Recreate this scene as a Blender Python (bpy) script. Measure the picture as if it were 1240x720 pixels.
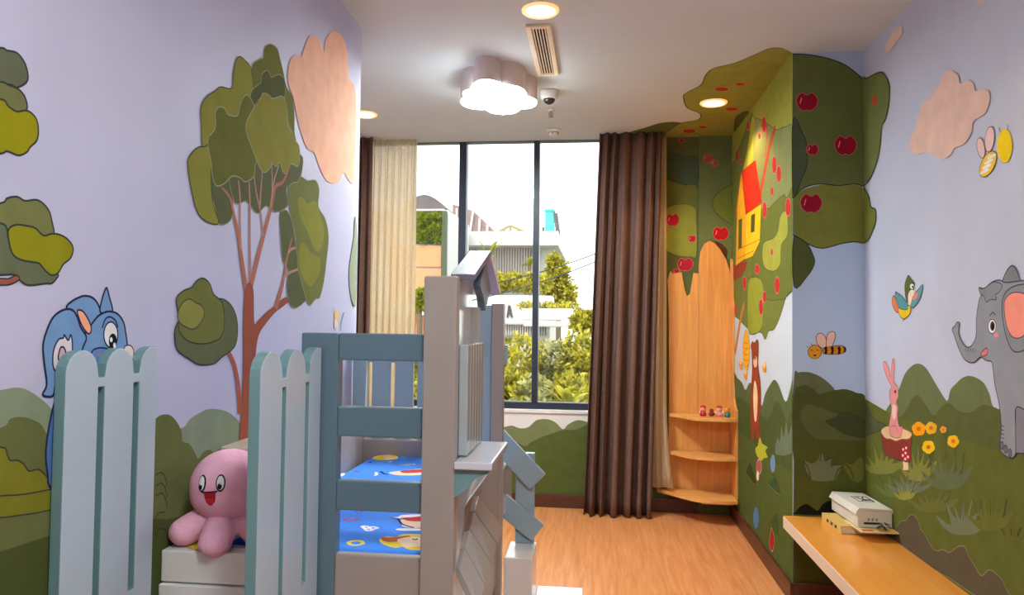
import bpy, bmesh, math, random
import numpy as np
from mathutils import Vector, Matrix
from mathutils.geometry import tessellate_polygon

random.seed(7)
rng = np.random.default_rng(7)
scene = bpy.context.scene
C = scene.collection
for o in list(bpy.data.objects):
    bpy.data.objects.remove(o, do_unlink=True)

# ------------------------------------------------------------------ camera
FPX, YAW, PITCH, ROLL, HC = 885.0, 0.1156, 0.0327, 0.01155, 1.398
cy, sy, cp, sp = math.cos(YAW), math.sin(YAW), math.cos(PITCH), math.sin(PITCH)
FWD = Vector((-sy * cp, cy * cp, sp))
r0 = Vector((cy, sy, 0)); u0 = r0.cross(FWD)
RIGHT = math.cos(ROLL) * r0 + math.sin(ROLL) * u0
UP = -math.sin(ROLL) * r0 + math.cos(ROLL) * u0
CAM = Vector((0, 0, HC))
cd = bpy.data.cameras.new('camera')
cam = bpy.data.objects.new('camera', cd); C.objects.link(cam)
cam.matrix_world = Matrix(((RIGHT.x, UP.x, -FWD.x, CAM.x), (RIGHT.y, UP.y, -FWD.y, CAM.y),
                           (RIGHT.z, UP.z, -FWD.z, CAM.z), (0, 0, 0, 1)))
cd.sensor_fit = 'HORIZONTAL'; cd.sensor_width = 36.0; cd.lens = FPX / 1240 * 36
cd.clip_start = 0.02; cd.clip_end = 300
scene.camera = cam

# ------------------------------------------------------------------ world, sun, exposure
w = bpy.data.worlds.new('overcast_sky'); scene.world = w; w.use_nodes = True
bg = w.node_tree.nodes['Background']
bg.inputs[0].default_value = (0.90, 0.985, 1.0, 1); bg.inputs[1].default_value = 2.7
sl = bpy.data.lights.new('sun', 'SUN'); sl.energy = 2.4; sl.angle = math.radians(12); sl.color = (1, .95, .84)
sun = bpy.data.objects.new('sun', sl); C.objects.link(sun)
sun.rotation_euler = (math.radians(42), 0, math.radians(-28)); sun.location = (0, -6, 20)
vs = scene.view_settings
vs.view_transform = 'Standard'; vs.look = 'None'; vs.exposure = 0.2; vs.gamma = 1.0; vs.use_curve_mapping = False

# lamp powers (each lamp is built with its fixture further down)
CLOUD_EMIT = 100.0
CLOUD_FILL = 84.0
DOWNLIGHT_W = 8.0

# ------------------------------------------------------------------ helpers
def lin(c):
    c = c / 255.0
    return c / 12.92 if c <= .04045 else ((c + .055) / 1.055) ** 2.4
def rgb(h, g=1.0):
    return tuple(min(.95, lin(v) * g) for v in h) + (1.0,)

MATS = {}
def mat(name, col, rough=.6, var=.06, scale=9.0, spec=.4, bump=0.0, metal=0.0, coat=0.0, g=1.0, stretch=None):
    """painted / plain procedural surface: base colour with soft mottling"""
    if name in MATS: return MATS[name]
    m = bpy.data.materials.new(name); m.use_nodes = True
    nt = m.node_tree; b = nt.nodes['Principled BSDF']
    c = rgb(col, g)
    tc = nt.nodes.new('ShaderNodeTexCoord'); nz = nt.nodes.new('ShaderNodeTexNoise')
    nz.inputs['Scale'].default_value = scale; nz.inputs['Detail'].default_value = 5
    if stretch:
        mp = nt.nodes.new('ShaderNodeMapping'); mp.inputs['Scale'].default_value = stretch
        nt.links.new(tc.outputs['Object'], mp.inputs['Vector']); nt.links.new(mp.outputs[0], nz.inputs['Vector'])
    else:
        nt.links.new(tc.outputs['Object'], nz.inputs['Vector'])
    cr = nt.nodes.new('ShaderNodeValToRGB')
    cr.color_ramp.elements[0].position = .3; cr.color_ramp.elements[1].position = .7
    cr.color_ramp.elements[0].color = tuple(v * (1 - var) for v in c[:3]) + (1,)
    cr.color_ramp.elements[1].color = tuple(min(1, v * (1 + var)) for v in c[:3]) + (1,)
    nt.links.new(nz.outputs['Fac'], cr.inputs[0]); nt.links.new(cr.outputs[0], b.inputs['Base Color'])
    b.inputs['Roughness'].default_value = rough; b.inputs['Specular IOR Level'].default_value = spec
    b.inputs['Metallic'].default_value = metal; b.inputs['Coat Weight'].default_value = coat
    b.inputs['Coat Roughness'].default_value = .12
    if bump:
        n2 = nt.nodes.new('ShaderNodeTexNoise'); n2.inputs['Scale'].default_value = scale * 14
        nt.links.new(tc.outputs['Object'], n2.inputs['Vector'])
        bp = nt.nodes.new('ShaderNodeBump'); bp.inputs['Strength'].default_value = bump; bp.inputs['Distance'].default_value = .004
        nt.links.new(n2.outputs['Fac'], bp.inputs['Height']); nt.links.new(bp.outputs[0], b.inputs['Normal'])
    MATS[name] = m
    return m
def paint(col, g=1.0):
    return mat('wall_paint_%d_%d_%d' % tuple(col), col, rough=.85, var=.07, scale=14, spec=.06, g=g * PG)
PG = 1.12          # photograph colour -> paint albedo

def wood(name, c1, c2, axis='Y', scale=6.0, rough=.35, coat=0.0, g=1.0):
    if name in MATS: return MATS[name]
    m = bpy.data.materials.new(name); m.use_nodes = True
    nt = m.node_tree; b = nt.nodes['Principled BSDF']
    tc = nt.nodes.new('ShaderNodeTexCoord'); mp = nt.nodes.new('ShaderNodeMapping')
    s = {'X': (.06, 1, 1), 'Y': (1, .06, 1), 'Z': (1, 1, .06)}[axis]
    mp.inputs['Scale'].default_value = tuple(v * scale for v in s)
    nz = nt.nodes.new('ShaderNodeTexNoise'); nz.inputs['Scale'].default_value = 5; nz.inputs['Detail'].default_value = 8
    nz.inputs['Roughness'].default_value = .65; nz.inputs['Distortion'].default_value = .6
    cr = nt.nodes.new('ShaderNodeValToRGB')
    cr.color_ramp.elements[0].position = .32; cr.color_ramp.elements[1].position = .68
    cr.color_ramp.elements[0].color = rgb(c1, g); cr.color_ramp.elements[1].color = rgb(c2, g)
    nt.links.new(tc.outputs['Object'], mp.inputs[0]); nt.links.new(mp.outputs[0], nz.inputs[0])
    nt.links.new(nz.outputs['Fac'], cr.inputs[0]); nt.links.new(cr.outputs[0], b.inputs['Base Color'])
    b.inputs['Roughness'].default_value = rough; b.inputs['Coat Weight'].default_value = coat; b.inputs['Coat Roughness'].default_value = .15
    MATS[name] = m
    return m
def emit(name, col, strength):
    if name in MATS: return MATS[name]
    m = bpy.data.materials.new(name); m.use_nodes = True
    b = m.node_tree.nodes['Principled BSDF']
    b.inputs['Base Color'].default_value = (.8, .8, .8, 1)
    b.inputs['Emission Color'].default_value = col + (1,); b.inputs['Emission Strength'].default_value = strength
    MATS[name] = m
    return m

def link(name, me, m=None, parent=None):
    o = bpy.data.objects.new(name, me); C.objects.link(o)
    if m is not None and me is not None: me.materials.append(m)
    if parent is not None: o.parent = parent
    return o
def obj(name, bm, m=None, parent=None, smooth=False, origin=None):
    if origin is not None:
        bmesh.ops.translate(bm, vec=-Vector(origin), verts=bm.verts)
    bmesh.ops.recalc_face_normals(bm, faces=bm.faces)
    me = bpy.data.meshes.new(name); bm.to_mesh(me); bm.free()
    if smooth:
        for p in me.polygons: p.use_smooth = True
    o = link(name, me, m, parent)
    if origin is not None: o.location = origin
    return o
def thing(name, label, cat, loc=(0, 0, 0), group=None):
    o = bpy.data.objects.new(name, None); C.objects.link(o); o.location = loc; o.empty_display_size = .1
    o['label'] = label; o['category'] = cat
    if group: o['group'] = group
    return o
def tag(o, label, cat, group=None):
    o['label'] = label; o['category'] = cat
    if group: o['group'] = group
    return o
def child(o, parent):
    """parent an object built in world coordinates without moving it"""
    o.parent = parent
    o.location = Vector(o.location) - Vector(parent.location)
    return o
def struct(o, label=None):
    o['kind'] = 'structure'
    if label: o['label'] = label
    return o

def bbox(bm, x0, x1, y0, y1, z0, z1, bev=0.0):
    r = bmesh.ops.create_cube(bm, size=1)
    vs_ = r['verts']
    bmesh.ops.scale(bm, vec=(x1 - x0, y1 - y0, z1 - z0), verts=vs_)
    bmesh.ops.translate(bm, vec=((x0 + x1) / 2, (y0 + y1) / 2, (z0 + z1) / 2), verts=vs_)
    if bev:
        es = list({e for v in vs_ for e in v.link_edges})
        bmesh.ops.bevel(bm, geom=es, offset=bev, segments=2, affect='EDGES', profile=.5)
    return bm
def box(name, x0, x1, y0, y1, z0, z1, m, parent=None, bev=.003):
    bm = bmesh.new(); bbox(bm, x0, x1, y0, y1, z0, z1, bev)
    o = obj(name, bm, m)
    if parent is not None: child(o, parent)
    return o
def prism_bm(loops, fn, w0, w1, bm=None):
    """closed solid: 2-D outline (first loop) with holes, from depth w0 to w1, mapped by fn(u,v,w)"""
    bm = bm or bmesh.new()
    tri = tessellate_polygon([[Vector((u, v, 0)) for u, v in L] for L in loops])
    A, B = [], []
    for L in loops:
        for u, v in L:
            A.append(bm.verts.new(fn(u, v, w0))); B.append(bm.verts.new(fn(u, v, w1)))
    for t in tri:
        try:
            bm.faces.new([A[i] for i in t]); bm.faces.new([B[i] for i in reversed(t)])
        except ValueError: pass
    k = 0
    for L in loops:
        n = len(L)
        for i in range(n):
            j = (i + 1) % n
            bm.faces.new((A[k + i], A[k + j], B[k + j], B[k + i]))
        k += n
    return bm
def prism(name, loops, fn, w0, w1, m, parent=None, bev=0.0):
    bm = prism_bm(loops, fn, w0, w1)
    o = obj(name, bm, m)
    if bev:
        md = o.modifiers.new('bevel', 'BEVEL'); md.width = bev; md.segments = 2; md.limit_method = 'ANGLE'; md.angle_limit = math.radians(50)
    if parent is not None: child(o, parent)
    return o
XY = lambda u, v, w_: (u, v, w_)
XZ = lambda u, v, w_: (u, w_, v)
YZ = lambda u, v, w_: (w_, u, v)
def tube_bm(pts, r, seg=8, bm=None, cap=True):
    bm = bm or bmesh.new()
    pts = [Vector(p) for p in pts]; rings = []
    for i, p in enumerate(pts):
        d = (pts[min(i + 1, len(pts) - 1)] - pts[max(i - 1, 0)]).normalized()
        a = d.cross(Vector((0, 0, 1)) if abs(d.z) < .9 else Vector((1, 0, 0))).normalized(); b = d.cross(a)
        rr = r[i] if isinstance(r, (list, tuple)) else r
        rings.append([bm.verts.new(p + rr * (math.cos(2 * math.pi * k / seg) * a + math.sin(2 * math.pi * k / seg) * b)) for k in range(seg)])
    for i in range(len(rings) - 1):
        for k in range(seg):
            bm.faces.new((rings[i][k], rings[i][(k + 1) % seg], rings[i + 1][(k + 1) % seg], rings[i + 1][k]))
    if cap:
        bm.faces.new(rings[0]); bm.faces.new(list(reversed(rings[-1])))
    return bm
def lathe_bm(prof, c=(0, 0, 0), seg=32, bm=None):
    bm = bm or bmesh.new(); rings = []
    for r, z in prof:
        rings.append([bm.verts.new((c[0] + r * math.cos(2 * math.pi * k / seg), c[1] + r * math.sin(2 * math.pi * k / seg), c[2] + z)) for k in range(seg)])
    for i in range(len(rings) - 1):
        for k in range(seg):
            bm.faces.new((rings[i][k], rings[i][(k + 1) % seg], rings[i + 1][(k + 1) % seg], rings[i + 1][k]))
    bm.faces.new(rings[0]); bm.faces.new(list(reversed(rings[-1])))
    return bm
def ball_bm(c, r, bm=None, u=16, v=10, rot=None):
    bm = bm or bmesh.new()
    if not isinstance(r, (list, tuple)): r = (r, r, r)
    M = Matrix.Translation(c) @ (rot.to_4x4() if rot else Matrix.Identity(4)) @ Matrix.Diagonal((*r, 1))
    bmesh.ops.create_uvsphere(bm, u_segments=u, v_segments=v, radius=1, matrix=M)
    return bm
def spline(pts, n=5, closed=True):
    out = []; N = len(pts)
    rngi = range(N) if closed else range(N - 1)
    for i in rngi:
        p0 = pts[(i - 1) % N] if closed or i > 0 else pts[i]
        p1 = pts[i]; p2 = pts[(i + 1) % N]
        p3 = pts[(i + 2) % N] if closed or i + 2 < N else pts[(i + 1) % N]
        for k in range(n):
            t = k / n; t2 = t * t; t3 = t2 * t
            out.append(tuple(.5 * (2 * b + (-a + c) * t + (2 * a - 5 * b + 4 * c - d) * t2 + (-a + 3 * b - 3 * c + d) * t3)
                             for a, b, c, d in zip(p0, p1, p2, p3)))
    if not closed: out.append(tuple(pts[-1]))
    return out
def ray(px, py):
    return RIGHT * ((px - 620) / FPX) - UP * ((py - 360) / FPX) + FWD
def at(px, py, ax, val):
    """point of the plane {axis = val} that a measured photograph position falls on"""
    d = ray(px, py); return CAM + d * ((val - CAM[ax]) / d[ax])

# ------------------------------------------------------------------ room dimensions (metres)
H = 2.8
YW = 5.573            # window wall
XR = 0.9925           # niche side wall
YP = 3.873            # pillar front
XE = 1.345            # right wall
XL = -1.135            # left wall
YC, RC = 3.30, 0.42   # rounded end of the left wall
XB = -2.45            # far-left recess wall
YN = -2.6             # near end of the room, behind the camera
T = .12

# ================================================================== SETTING
PW = paint
m_sky_l = mat('lavender_wall_paint', (170, 168, 194), rough=.6, var=.04, scale=3, spec=.25, g=1.35, bump=.05)
m_sky_r = mat('pale_blue_wall_paint', (170, 174, 192), rough=.6, var=.04, scale=3, spec=.25, g=1.35, bump=.05)
m_sky_p = mat('blue_wall_paint', (162, 184, 212), rough=.6, var=.04, scale=3, spec=.25, g=1.35, bump=.05)
m_white = mat('white_wall_paint', (214, 212, 210), rough=.6, var=.03, scale=3, g=1.1, bump=.05)
m_ceil = mat('ceiling_paint', (206, 216, 222), rough=.8, var=.03, scale=2, g=1.05)
m_base = wood('dark_baseboard_wood', (70, 38, 28), (96, 52, 36), 'Y', 5, .4)
m_floor = wood('warm_wood_floor', (206, 126, 74), (236, 162, 104), 'Y', 7, .33, .15)

def plate(name, x0, x1, y0, y1, z0, z1, m):
    bm = bmesh.new(); bbox(bm, x0, x1, y0, y1, z0, z1)
    return struct(obj(name, bm, m))
floor = plate('floor', XB - T, XE + T, YN - T, YW + T, -.1, 0, m_floor)
ceiling = plate('ceiling', XB - T, XE + T, YN - T, YW + .13, H, H + .2, m_ceil)
wall_right = plate('wall_right', XE, XE + T, YN, YW, 0, H, m_sky_r)
wall_near = plate('wall_near', XB, XE, YN - T, YN, 0, H, m_white)
wall_far_left = plate('wall_far_left', XB - T, XB, YN, YW, 0, H, m_white)
# pillar: the niche side wall and its front are two faces of one boxed-in column
bm = bmesh.new(); bbox(bm, XR, XE, YP + .01, YW, 0, H)
wall_niche = struct(obj('wall_niche', bm, mat('pale_niche_paint', (180, 186, 194), rough=.6, var=.04, scale=3, g=1.3)))
wall_pillar = plate('wall_pillar', XR, XE, YP, YP + .01, 0, H, m_sky_p)
# left wall with its rounded end
def left_map(s, z, off=0.0):
    if s <= YC: return (XL + off, s, z)
    th = min((s - YC) / RC, math.pi / 2); r = RC + off
    return (XL - RC + r * math.cos(th), YC + r * math.sin(th), z)
prof = [(XL, YN)] + [left_map(YC + RC * math.pi / 2 * k / 20, 0)[:2] for k in range(21)] + [(XB, YC + RC), (XB, YN)]
bm = prism_bm([prof], XY, 0, H)
wall_left = struct(obj('wall_left', bm, m_sky_l))
# window wall: below the window, left strip, right strip (with the shallow step of a column)
SILL_Z = .73; WX0, WX1 = -2.0, 0.42
bm = bmesh.new()
bbox(bm, XB, WX0, YW, YW + .3, 0, H)
bbox(bm, WX1, XE, YW, YW + .3, 0, H)
bbox(bm, WX0, WX1, YW, YW + .3, 0, SILL_Z)
wall_window = struct(obj('wall_window', bm, m_white))
m_dgreen_base = PW((98, 110, 68))
bm = bmesh.new(); bbox(bm, .752, XR, YW - .02, YW - .0005, 0, H); wall_column = struct(obj('wall_column', bm, m_dgreen_base))

def baseboard(name, x0, x1, y0, y1):
    return struct(box(name, x0, x1, y0, y1, 0, .1, m_base, bev=.004))
baseboard('baseboard_window', XB, XR - .016, YW - .016, YW)
baseboard('baseboard_niche', XR - .016, XR, YP - .016, YW)
baseboard('baseboard_pillar', XR, XE, YP - .016, YP)
baseboard('baseboard_right', XE - .016, XE, YN, YP - .016)
baseboard('baseboard_left', XL, XL + .016, YN, YC)

# window
m_frame = mat('dark_window_frame', (44, 50, 66), rough=.4, g=1.0)
glass = bpy.data.materials.new('window_glass'); glass.use_nodes = True
nt = glass.node_tree; nt.nodes.clear()
out = nt.nodes.new('ShaderNodeOutputMaterial'); mx = nt.nodes.new('ShaderNodeMixShader')
tr = nt.nodes.new('ShaderNodeBsdfTransparent'); gl = nt.nodes.new('ShaderNodeBsdfGlossy'); fr = nt.nodes.new('ShaderNodeFresnel')
tr.inputs[0].default_value = (.97, .98, .98, 1); gl.inputs['Roughness'].default_value = .02; fr.inputs[0].default_value = 1.35
nt.links.new(fr.outputs[0], mx.inputs[0]); nt.links.new(tr.outputs[0], mx.inputs[1]); nt.links.new(gl.outputs[0], mx.inputs[2]); nt.links.new(mx.outputs[0], out.inputs[0])
win = bpy.data.objects.new('window_1', None); C.objects.link(win); win.location = (-.8, YW, SILL_Z); struct(win, 'dark framed window with three tall panes up to the ceiling')
box('window_frame', WX0, WX1, YW + .03, YW + .11, SILL_Z, SILL_Z + .052, m_frame, win)
box('window_frame', WX0, WX1, YW + .03, YW + .11, H - .004, H + .001, m_frame, win)
box('window_frame', WX0, WX0 + .05, YW + .03, YW + .11, SILL_Z, H, m_frame, win)
box('window_frame', WX1 - .05, WX1, YW + .03, YW + .11, SILL_Z, H, m_frame, win)
for x0, x1 in ((-1.078, -1.02), (-.492, -.447)):
    box('window_mullion', x0, x1, YW + .025, YW + .115, SILL_Z + .05, H - .003, m_frame, win)
for x0, x1 in ((WX0 + .05, -1.078), (-1.02, -.492), (-.447, WX1 - .05)):
    box('window_pane', x0, x1, YW + .066, YW + .074, SILL_Z + .052, H - .003, glass, win, bev=0)
box('window_sill', WX0, WX1, YW - .012, YW + .03, SILL_Z - .025, SILL_Z, mat('white_sill_paint', (225, 225, 225), rough=.5), win)

# ================================================================== MURAL PAINTING
class Face:
    """a painted surface: pix -> its own (s, t) metres, and (s, t, off) -> place in the room"""
    def __init__(s, wall, inv, fwd, cuts=None, lim=(-99, 99)): s.wall, s.inv, s.fwd, s.cuts, s.lim = wall, inv, fwd, cuts, lim
def left_inv(px, py):
    p = at(px, py, 0, XL)
    if ray(px, py).x < 0 and 0 < p.y <= YC: return (p.y, p.z)
    d = ray(px, py); c = Vector((XL - RC, YC)); d2 = Vector((d.x, d.y)); A = d2.dot(d2)
    B = -2 * d2.dot(c); Q = c.dot(c) - RC * RC; disc = B * B - 4 * A * Q
    t = (-B - math.sqrt(max(disc, 0))) / (2 * A)
    q = d2 * t - c; th = max(0.0, math.atan2(q.y, q.x))
    return (YC + RC * th, HC + d.z * t)
def plane_inv(ax, val, i, j): return lambda px, py: (at(px, py, ax, val)[i], at(px, py, ax, val)[j])
F_L = Face(wall_left, left_inv, left_map, [YC + RC * math.pi / 2 * k / 20 for k in range(0, 16)])
F_R = Face(wall_right, plane_inv(0, XE, 1, 2), lambda s, t, o: (XE - o, s, t), lim=(YN, YP))
F_N = Face(wall_niche, plane_inv(0, XR, 1, 2), lambda s, t, o: (XR - o, s, t), lim=(YP, YW))
F_P = Face(wall_pillar, plane_inv(1, YP, 0, 2), lambda s, t, o: (s, YP - o, t), lim=(XR, XE))
F_W = Face(wall_window, plane_inv(1, YW, 0, 2), lambda s, t, o: (s, YW - o, t), lim=(XB, XR))
F_K = Face(wall_column, plane_inv(1, YW - .02, 0, 2), lambda s, t, o: (s, YW - .02 - o, t), lim=(.752, XR))
F_C = Face(ceiling, plane_inv(2, H, 0, 1), lambda s, t, o: (s, t, H - o))
LINE = (38, 42, 44)

class Fig:
    """one painted figure = one thin layered mesh on its wall; depth order = order of adding"""
    layer = {}
    def __init__(s, name, face, label=None):
        s.name, s.face, s.label = name, face, label
        s.bm = bmesh.new(); s.mats = []; s.k = Fig.layer.get(id(face), 0)
    def _add(s, pts, col):
        pts = [Vector((min(max(a, s.face.lim[0]), s.face.lim[1]), b, 0)) for a, b in pts]
        m = PW(col)
        if m not in s.mats: s.mats.append(m)
        mi = s.mats.index(m); s.k += 1; off = .0003 + .00002 * s.k
        tmp = bmesh.new(); V = [tmp.verts.new(p) for p in pts]
        for t in tessellate_polygon([pts]):
            try: tmp.faces.new([V[i] for i in t])
            except ValueError: pass
        if s.face.cuts:
            for c in s.face.cuts:
                bmesh.ops.bisect_plane(tmp, geom=tmp.verts[:] + tmp.edges[:] + tmp.faces[:], plane_co=(c, 0, 0), plane_no=(1, 0, 0))
        mp = {}
        for v in tmp.verts: mp[v] = s.bm.verts.new(s.face.fwd(v.co.x, v.co.y, off))
        for f in tmp.faces:
            try:
                nf = s.bm.faces.new([mp[v] for v in f.verts]); nf.material_index = mi
            except ValueError: pass
        tmp.free()
    def poly(s, px, col, line=None, lw=.004, n=4, smooth=True, closed_line=True, z0=None):
        pts = [s.face.inv(*p) for p in px]
        if z0: pts = [(a, b) for a, b in pts]
        if smooth: pts = spline(pts, n)
        s._add(pts, col)
        if line: s._ribbon(pts + ([pts[0], pts[1]] if closed_line else []), lw, line)
        return s
    def _ribbon(s, pts, lw, col):
        L, R_ = [], []
        P = [Vector((min(max(p[0], s.face.lim[0]), s.face.lim[1]), p[1])) for p in pts]
        Q = [P[0]]
        for p in P[1:]:
            if (p - Q[-1]).length > 1e-4: Q.append(p)
        P = Q
        if len(P) < 2: return
        for i, p in enumerate(P):
            d = P[min(i + 1, len(P) - 1)] - P[max(i - 1, 0)]
            if d.length < 1e-6: d = Vector((1, 0))
            d.normalize(); n_ = Vector((-d.y, d.x)) * (lw / 2 if not isinstance(lw, list) else lw[min(i, len(lw) - 1)] / 2)
            L.append(p + n_); R_.append(p - n_)
        m = PW(col)
        if m not in s.mats: s.mats.append(m)
        mi = s.mats.index(m); s.k += 1; off = .0003 + .00002 * s.k
        VL = [s.bm.verts.new(s.face.fwd(p.x, p.y, off)) for p in L]; VR = [s.bm.verts.new(s.face.fwd(p.x, p.y, off)) for p in R_]
        for i in range(len(P) - 1):
            f = s.bm.faces.new((VL[i], VL[i + 1], VR[i + 1], VR[i])); f.material_index = mi
    def stroke(s, px, col=LINE, lw=.004, n=5, taper=None):
        pts = spline([s.face.inv(*p) for p in px], n, closed=False)
        if taper is not None:
            N = len(pts); lw = [lw + (taper - lw) * i / (N - 1) for i in range(N)]
        s._ribbon(pts, lw, col); return s
    def ell(s, cx, cy_, rx, ry, col, line=None, lw=.003, rot=0, n=22):
        c, q = math.cos(rot), math.sin(rot); px = []
        for k in range(n):
            a = 2 * math.pi * k / n; x, y = rx * math.cos(a), ry * math.sin(a)
            px.append((cx + c * x - q * y, cy_ + q * x + c * y))
        return s.poly(px, col, line, lw, smooth=False)
    def done(s):
        Fig.layer[id(s.face)] = s.k
        me = bpy.data.meshes.new(s.name); s.bm.to_mesh(me); s.bm.free()
        for m in s.mats: me.materials.append(m)
        o = link(s.name, me, None, s.face.wall)
        if s.label: o['label'] = s.label
        return o
def Zm(x0, y0, k):     # measured inside an enlarged crop of the photograph
    return lambda pts: [(x0 + a * k, y0 + b * k) for a, b in pts]

OL, MID, DK, DKG, GR = (132, 130, 56), (106, 108, 50), (82, 86, 50), (90, 94, 64), (124, 134, 110)
LIME, FIELD = (142, 142, 50), (82, 90, 46)
RED, BR = (172, 34, 44), (164, 92, 74)
EDGE = (56, 58, 56)

# ---- left wall ----------------------------------------------------
f = Fig('painted_hill', F_L, 'painted rolling green hills along the foot of the left wall')
f.poly([(-70, 480), (0, 472), (17, 469), (31, 471), (46, 480), (62, 495), (69, 516), (110, 540), (150, 530), (190, 515), (220, 518), (230, 507), (241, 500), (253, 495), (272, 497), (286, 506), (300, 520), (330, 500), (360, 492), (390, 500), (420, 510), (433, 520), (433, 640), (200, 700), (-70, 700)], (128, 140, 118))
f.poly([(-70, 530), (0, 518), (12, 507), (25, 504.6), (37, 507), (50, 514), (58, 528), (75, 545), (120, 560), (170, 525), (189, 506), (198, 501.5), (207, 503), (215, 512), (220, 524), (221, 534), (229, 537), (235, 546), (240, 555), (247, 546), (256, 545), (265, 556), (300, 560), (433, 560), (433, 640), (200, 700), (-70, 700)], (100, 106, 64))
f.poly([(-70, 545), (0, 541), (8, 549), (12, 557), (21, 557), (29, 562), (35, 570), (46, 568), (54, 574), (62, 587), (70, 615), (-70, 625)], (120, 118, 40), EDGE, .003)
f._add([(YN + .02, .9)] + spline([(YN + .02, 1.05), (-2.0, 1.2), (-1.3, 1.1), (-.6, 1.25), (.1, 1.1), (.6, 1.2), (.9, 1.12), (1.13, 1.1)], 5, False) + [(1.16, .9)], (112, 122, 90))
f._add([(YN + .02, .02), (3.3, .02), (3.3, .86), (2.3, .80), (1.85, .86), (1.6, .93), (1.2, .95), (YN + .02, .98)], (74, 82, 44))
f.stroke([(0, 600), (30, 598), (62, 592)], EDGE, .003)
for y in (575, 588, 600): f.stroke([(188, y), (196, y - 3), (201, y + 6), (202, y + 14)], EDGE, .003)
f.stroke([(186, 632), (192, 621), (199, 620)], EDGE, .003); f.stroke([(188, 648), (193, 640), (201, 642), (203, 650)], EDGE, .003)
f.done()

f = Fig('painted_tree', F_L, 'painted near tree whose leaf clumps reach in at the left edge')
f._add(spline([(.62, .95), (.66, 1.3), (.64, 1.7), (.68, 2.1), (.76, 2.1), (.78, 1.7), (.8, 1.3), (.86, .95)], 4), (150, 84, 74))
for cx_, cz_, rr_, col_ in ((.45, 2.25, .3, (96, 100, 80)), (.82, 2.3, .27, (108, 110, 72)), (.66, 2.5, .25, (132, 130, 56)), (.35, 1.85, .22, (108, 110, 72)), (.98, 2.02, .15, (96, 100, 80)), (1.0, 1.6, .14, (108, 110, 72))):
    pts_ = [(cx_ + rr_ * (1 + .09 * math.sin(5 * a_ + cx_ * 9)) * math.cos(a_), cz_ + rr_ * (.85 + .08 * math.sin(4 * a_)) * math.sin(a_)) for a_ in [2 * math.pi * k_ / 30 for k_ in range(30)]]
    f._add(pts_, col_); f._ribbon(pts_ + pts_[:1], .004, EDGE)
f.done()
f = Fig('painted_leaf_clump', F_L, 'painted green leaf clumps high on the left wall at the photo edge')
f.poly([(-40, 62), (0, 58), (8, 61), (20, 64), (29, 75), (33, 88), (32, 99), (20, 106), (8, 102), (-40, 112)], (96, 100, 80), EDGE)
f.poly([(-40, 100), (0, 99), (10, 103), (22, 108), (30, 118), (32, 132), (20, 142), (-40, 150)], (108, 110, 72), EDGE)
f.poly([(-40, 128), (0, 120), (10, 129), (20, 135), (33, 134), (43, 143), (46, 157), (44, 170), (36, 178), (32, 184), (22, 188), (8, 183), (0, 186), (-40, 190)], (142, 136, 22), EDGE)
f.done()
f = Fig('painted_leaf_clump', F_L, 'painted leaf clumps on a brown branch above the blue pony')
f.poly([(-50, 252), (0, 246), (8, 240), (20, 238), (30, 243), (45, 242), (57, 252), (62, 266), (64, 290), (40, 305), (-50, 310)], (114, 116, 72), EDGE)
f.poly([(-50, 262), (0, 270), (8, 278), (10, 290), (22, 300), (50, 312), (69, 330), (68, 337), (62, 343), (55, 343), (40, 345), (30, 344), (22, 338), (14, 332), (-50, 330)], (98, 104, 80), EDGE)
f.poly([(9, 283), (12, 275), (20, 272), (30, 273), (42, 276), (52, 285), (62, 283), (72, 284), (82, 290), (88, 300), (85, 312), (76, 320), (70, 330), (62, 333), (54, 327), (47, 319), (38, 317), (24, 314), (14, 306)], (138, 134, 26), EDGE)
f.poly([(-50, 337), (0, 337), (10, 337), (19, 333), (23, 338), (12, 344), (0, 345), (-50, 346)], (150, 84, 74), EDGE, .003)
f.done()

f = Fig('painted_pony', F_L, 'painted blue cartoon pony peeking over the picket panel')
BL, BD, IN = (112, 146, 190), (78, 112, 166), (38, 42, 76)
f.poly([(86, 470), (68, 482), (60, 510), (55, 545), (57, 572), (64, 592), (110, 600), (150, 560), (150, 440), (110, 430)], BD, IN, .005)
f.poly([(75, 505), (66, 530), (63, 560), (66, 585), (74, 590)], (140, 165, 196), None)
f.poly([(80, 374), (86, 365), (95, 360), (102, 358), (111, 360), (118, 368), (121, 382), (110, 400), (90, 400)], BL, IN, .005)
f.poly([(121, 378), (123, 362), (127, 350), (129, 349), (131.5, 358), (135.5, 378)], BL, IN, .005)
f.poly([(115, 386), (125, 378.5), (133, 377), (142, 380), (149, 390), (152, 405), (154, 420), (156, 440), (130, 455), (104, 445), (98, 430), (100, 410)], BL, IN, .005)
f.poly([(64, 478), (57, 480), (51, 477), (56, 465), (53, 440), (51.5, 418), (56, 400), (63, 385), (72, 377), (81, 374), (88, 376), (93, 384), (97, 396), (104, 408), (100, 420), (92, 445), (80, 455), (68, 462)], BL, IN, .005)
f.poly([(93, 376), (100, 377), (107, 388), (110, 398), (107, 404), (101, 398), (96, 388)], (238, 164, 132), IN, .004)
f.poly([(64, 445), (64, 425), (70, 411), (76, 409), (77, 405), (82, 412), (85, 405), (87, 418), (85, 440), (72, 450)], (214, 198, 206), IN, .004)
f.poly([(70, 435), (72, 422), (76, 420), (79, 427), (78, 438)], (196, 160, 170), IN, .004)
f.ell(133.5, 405, 8.5, 15.5, (228, 220, 224), IN, .004); f.ell(136, 413, 5, 9.5, (30, 28, 36)); f.ell(134, 411, 1.7, 3, (235, 235, 240)); f.ell(138, 418, 1.6, 3.4, (235, 235, 240))
f.stroke([(123, 397), (127, 386), (133, 383.5), (139, 388), (142, 396)], IN, .004)
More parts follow.
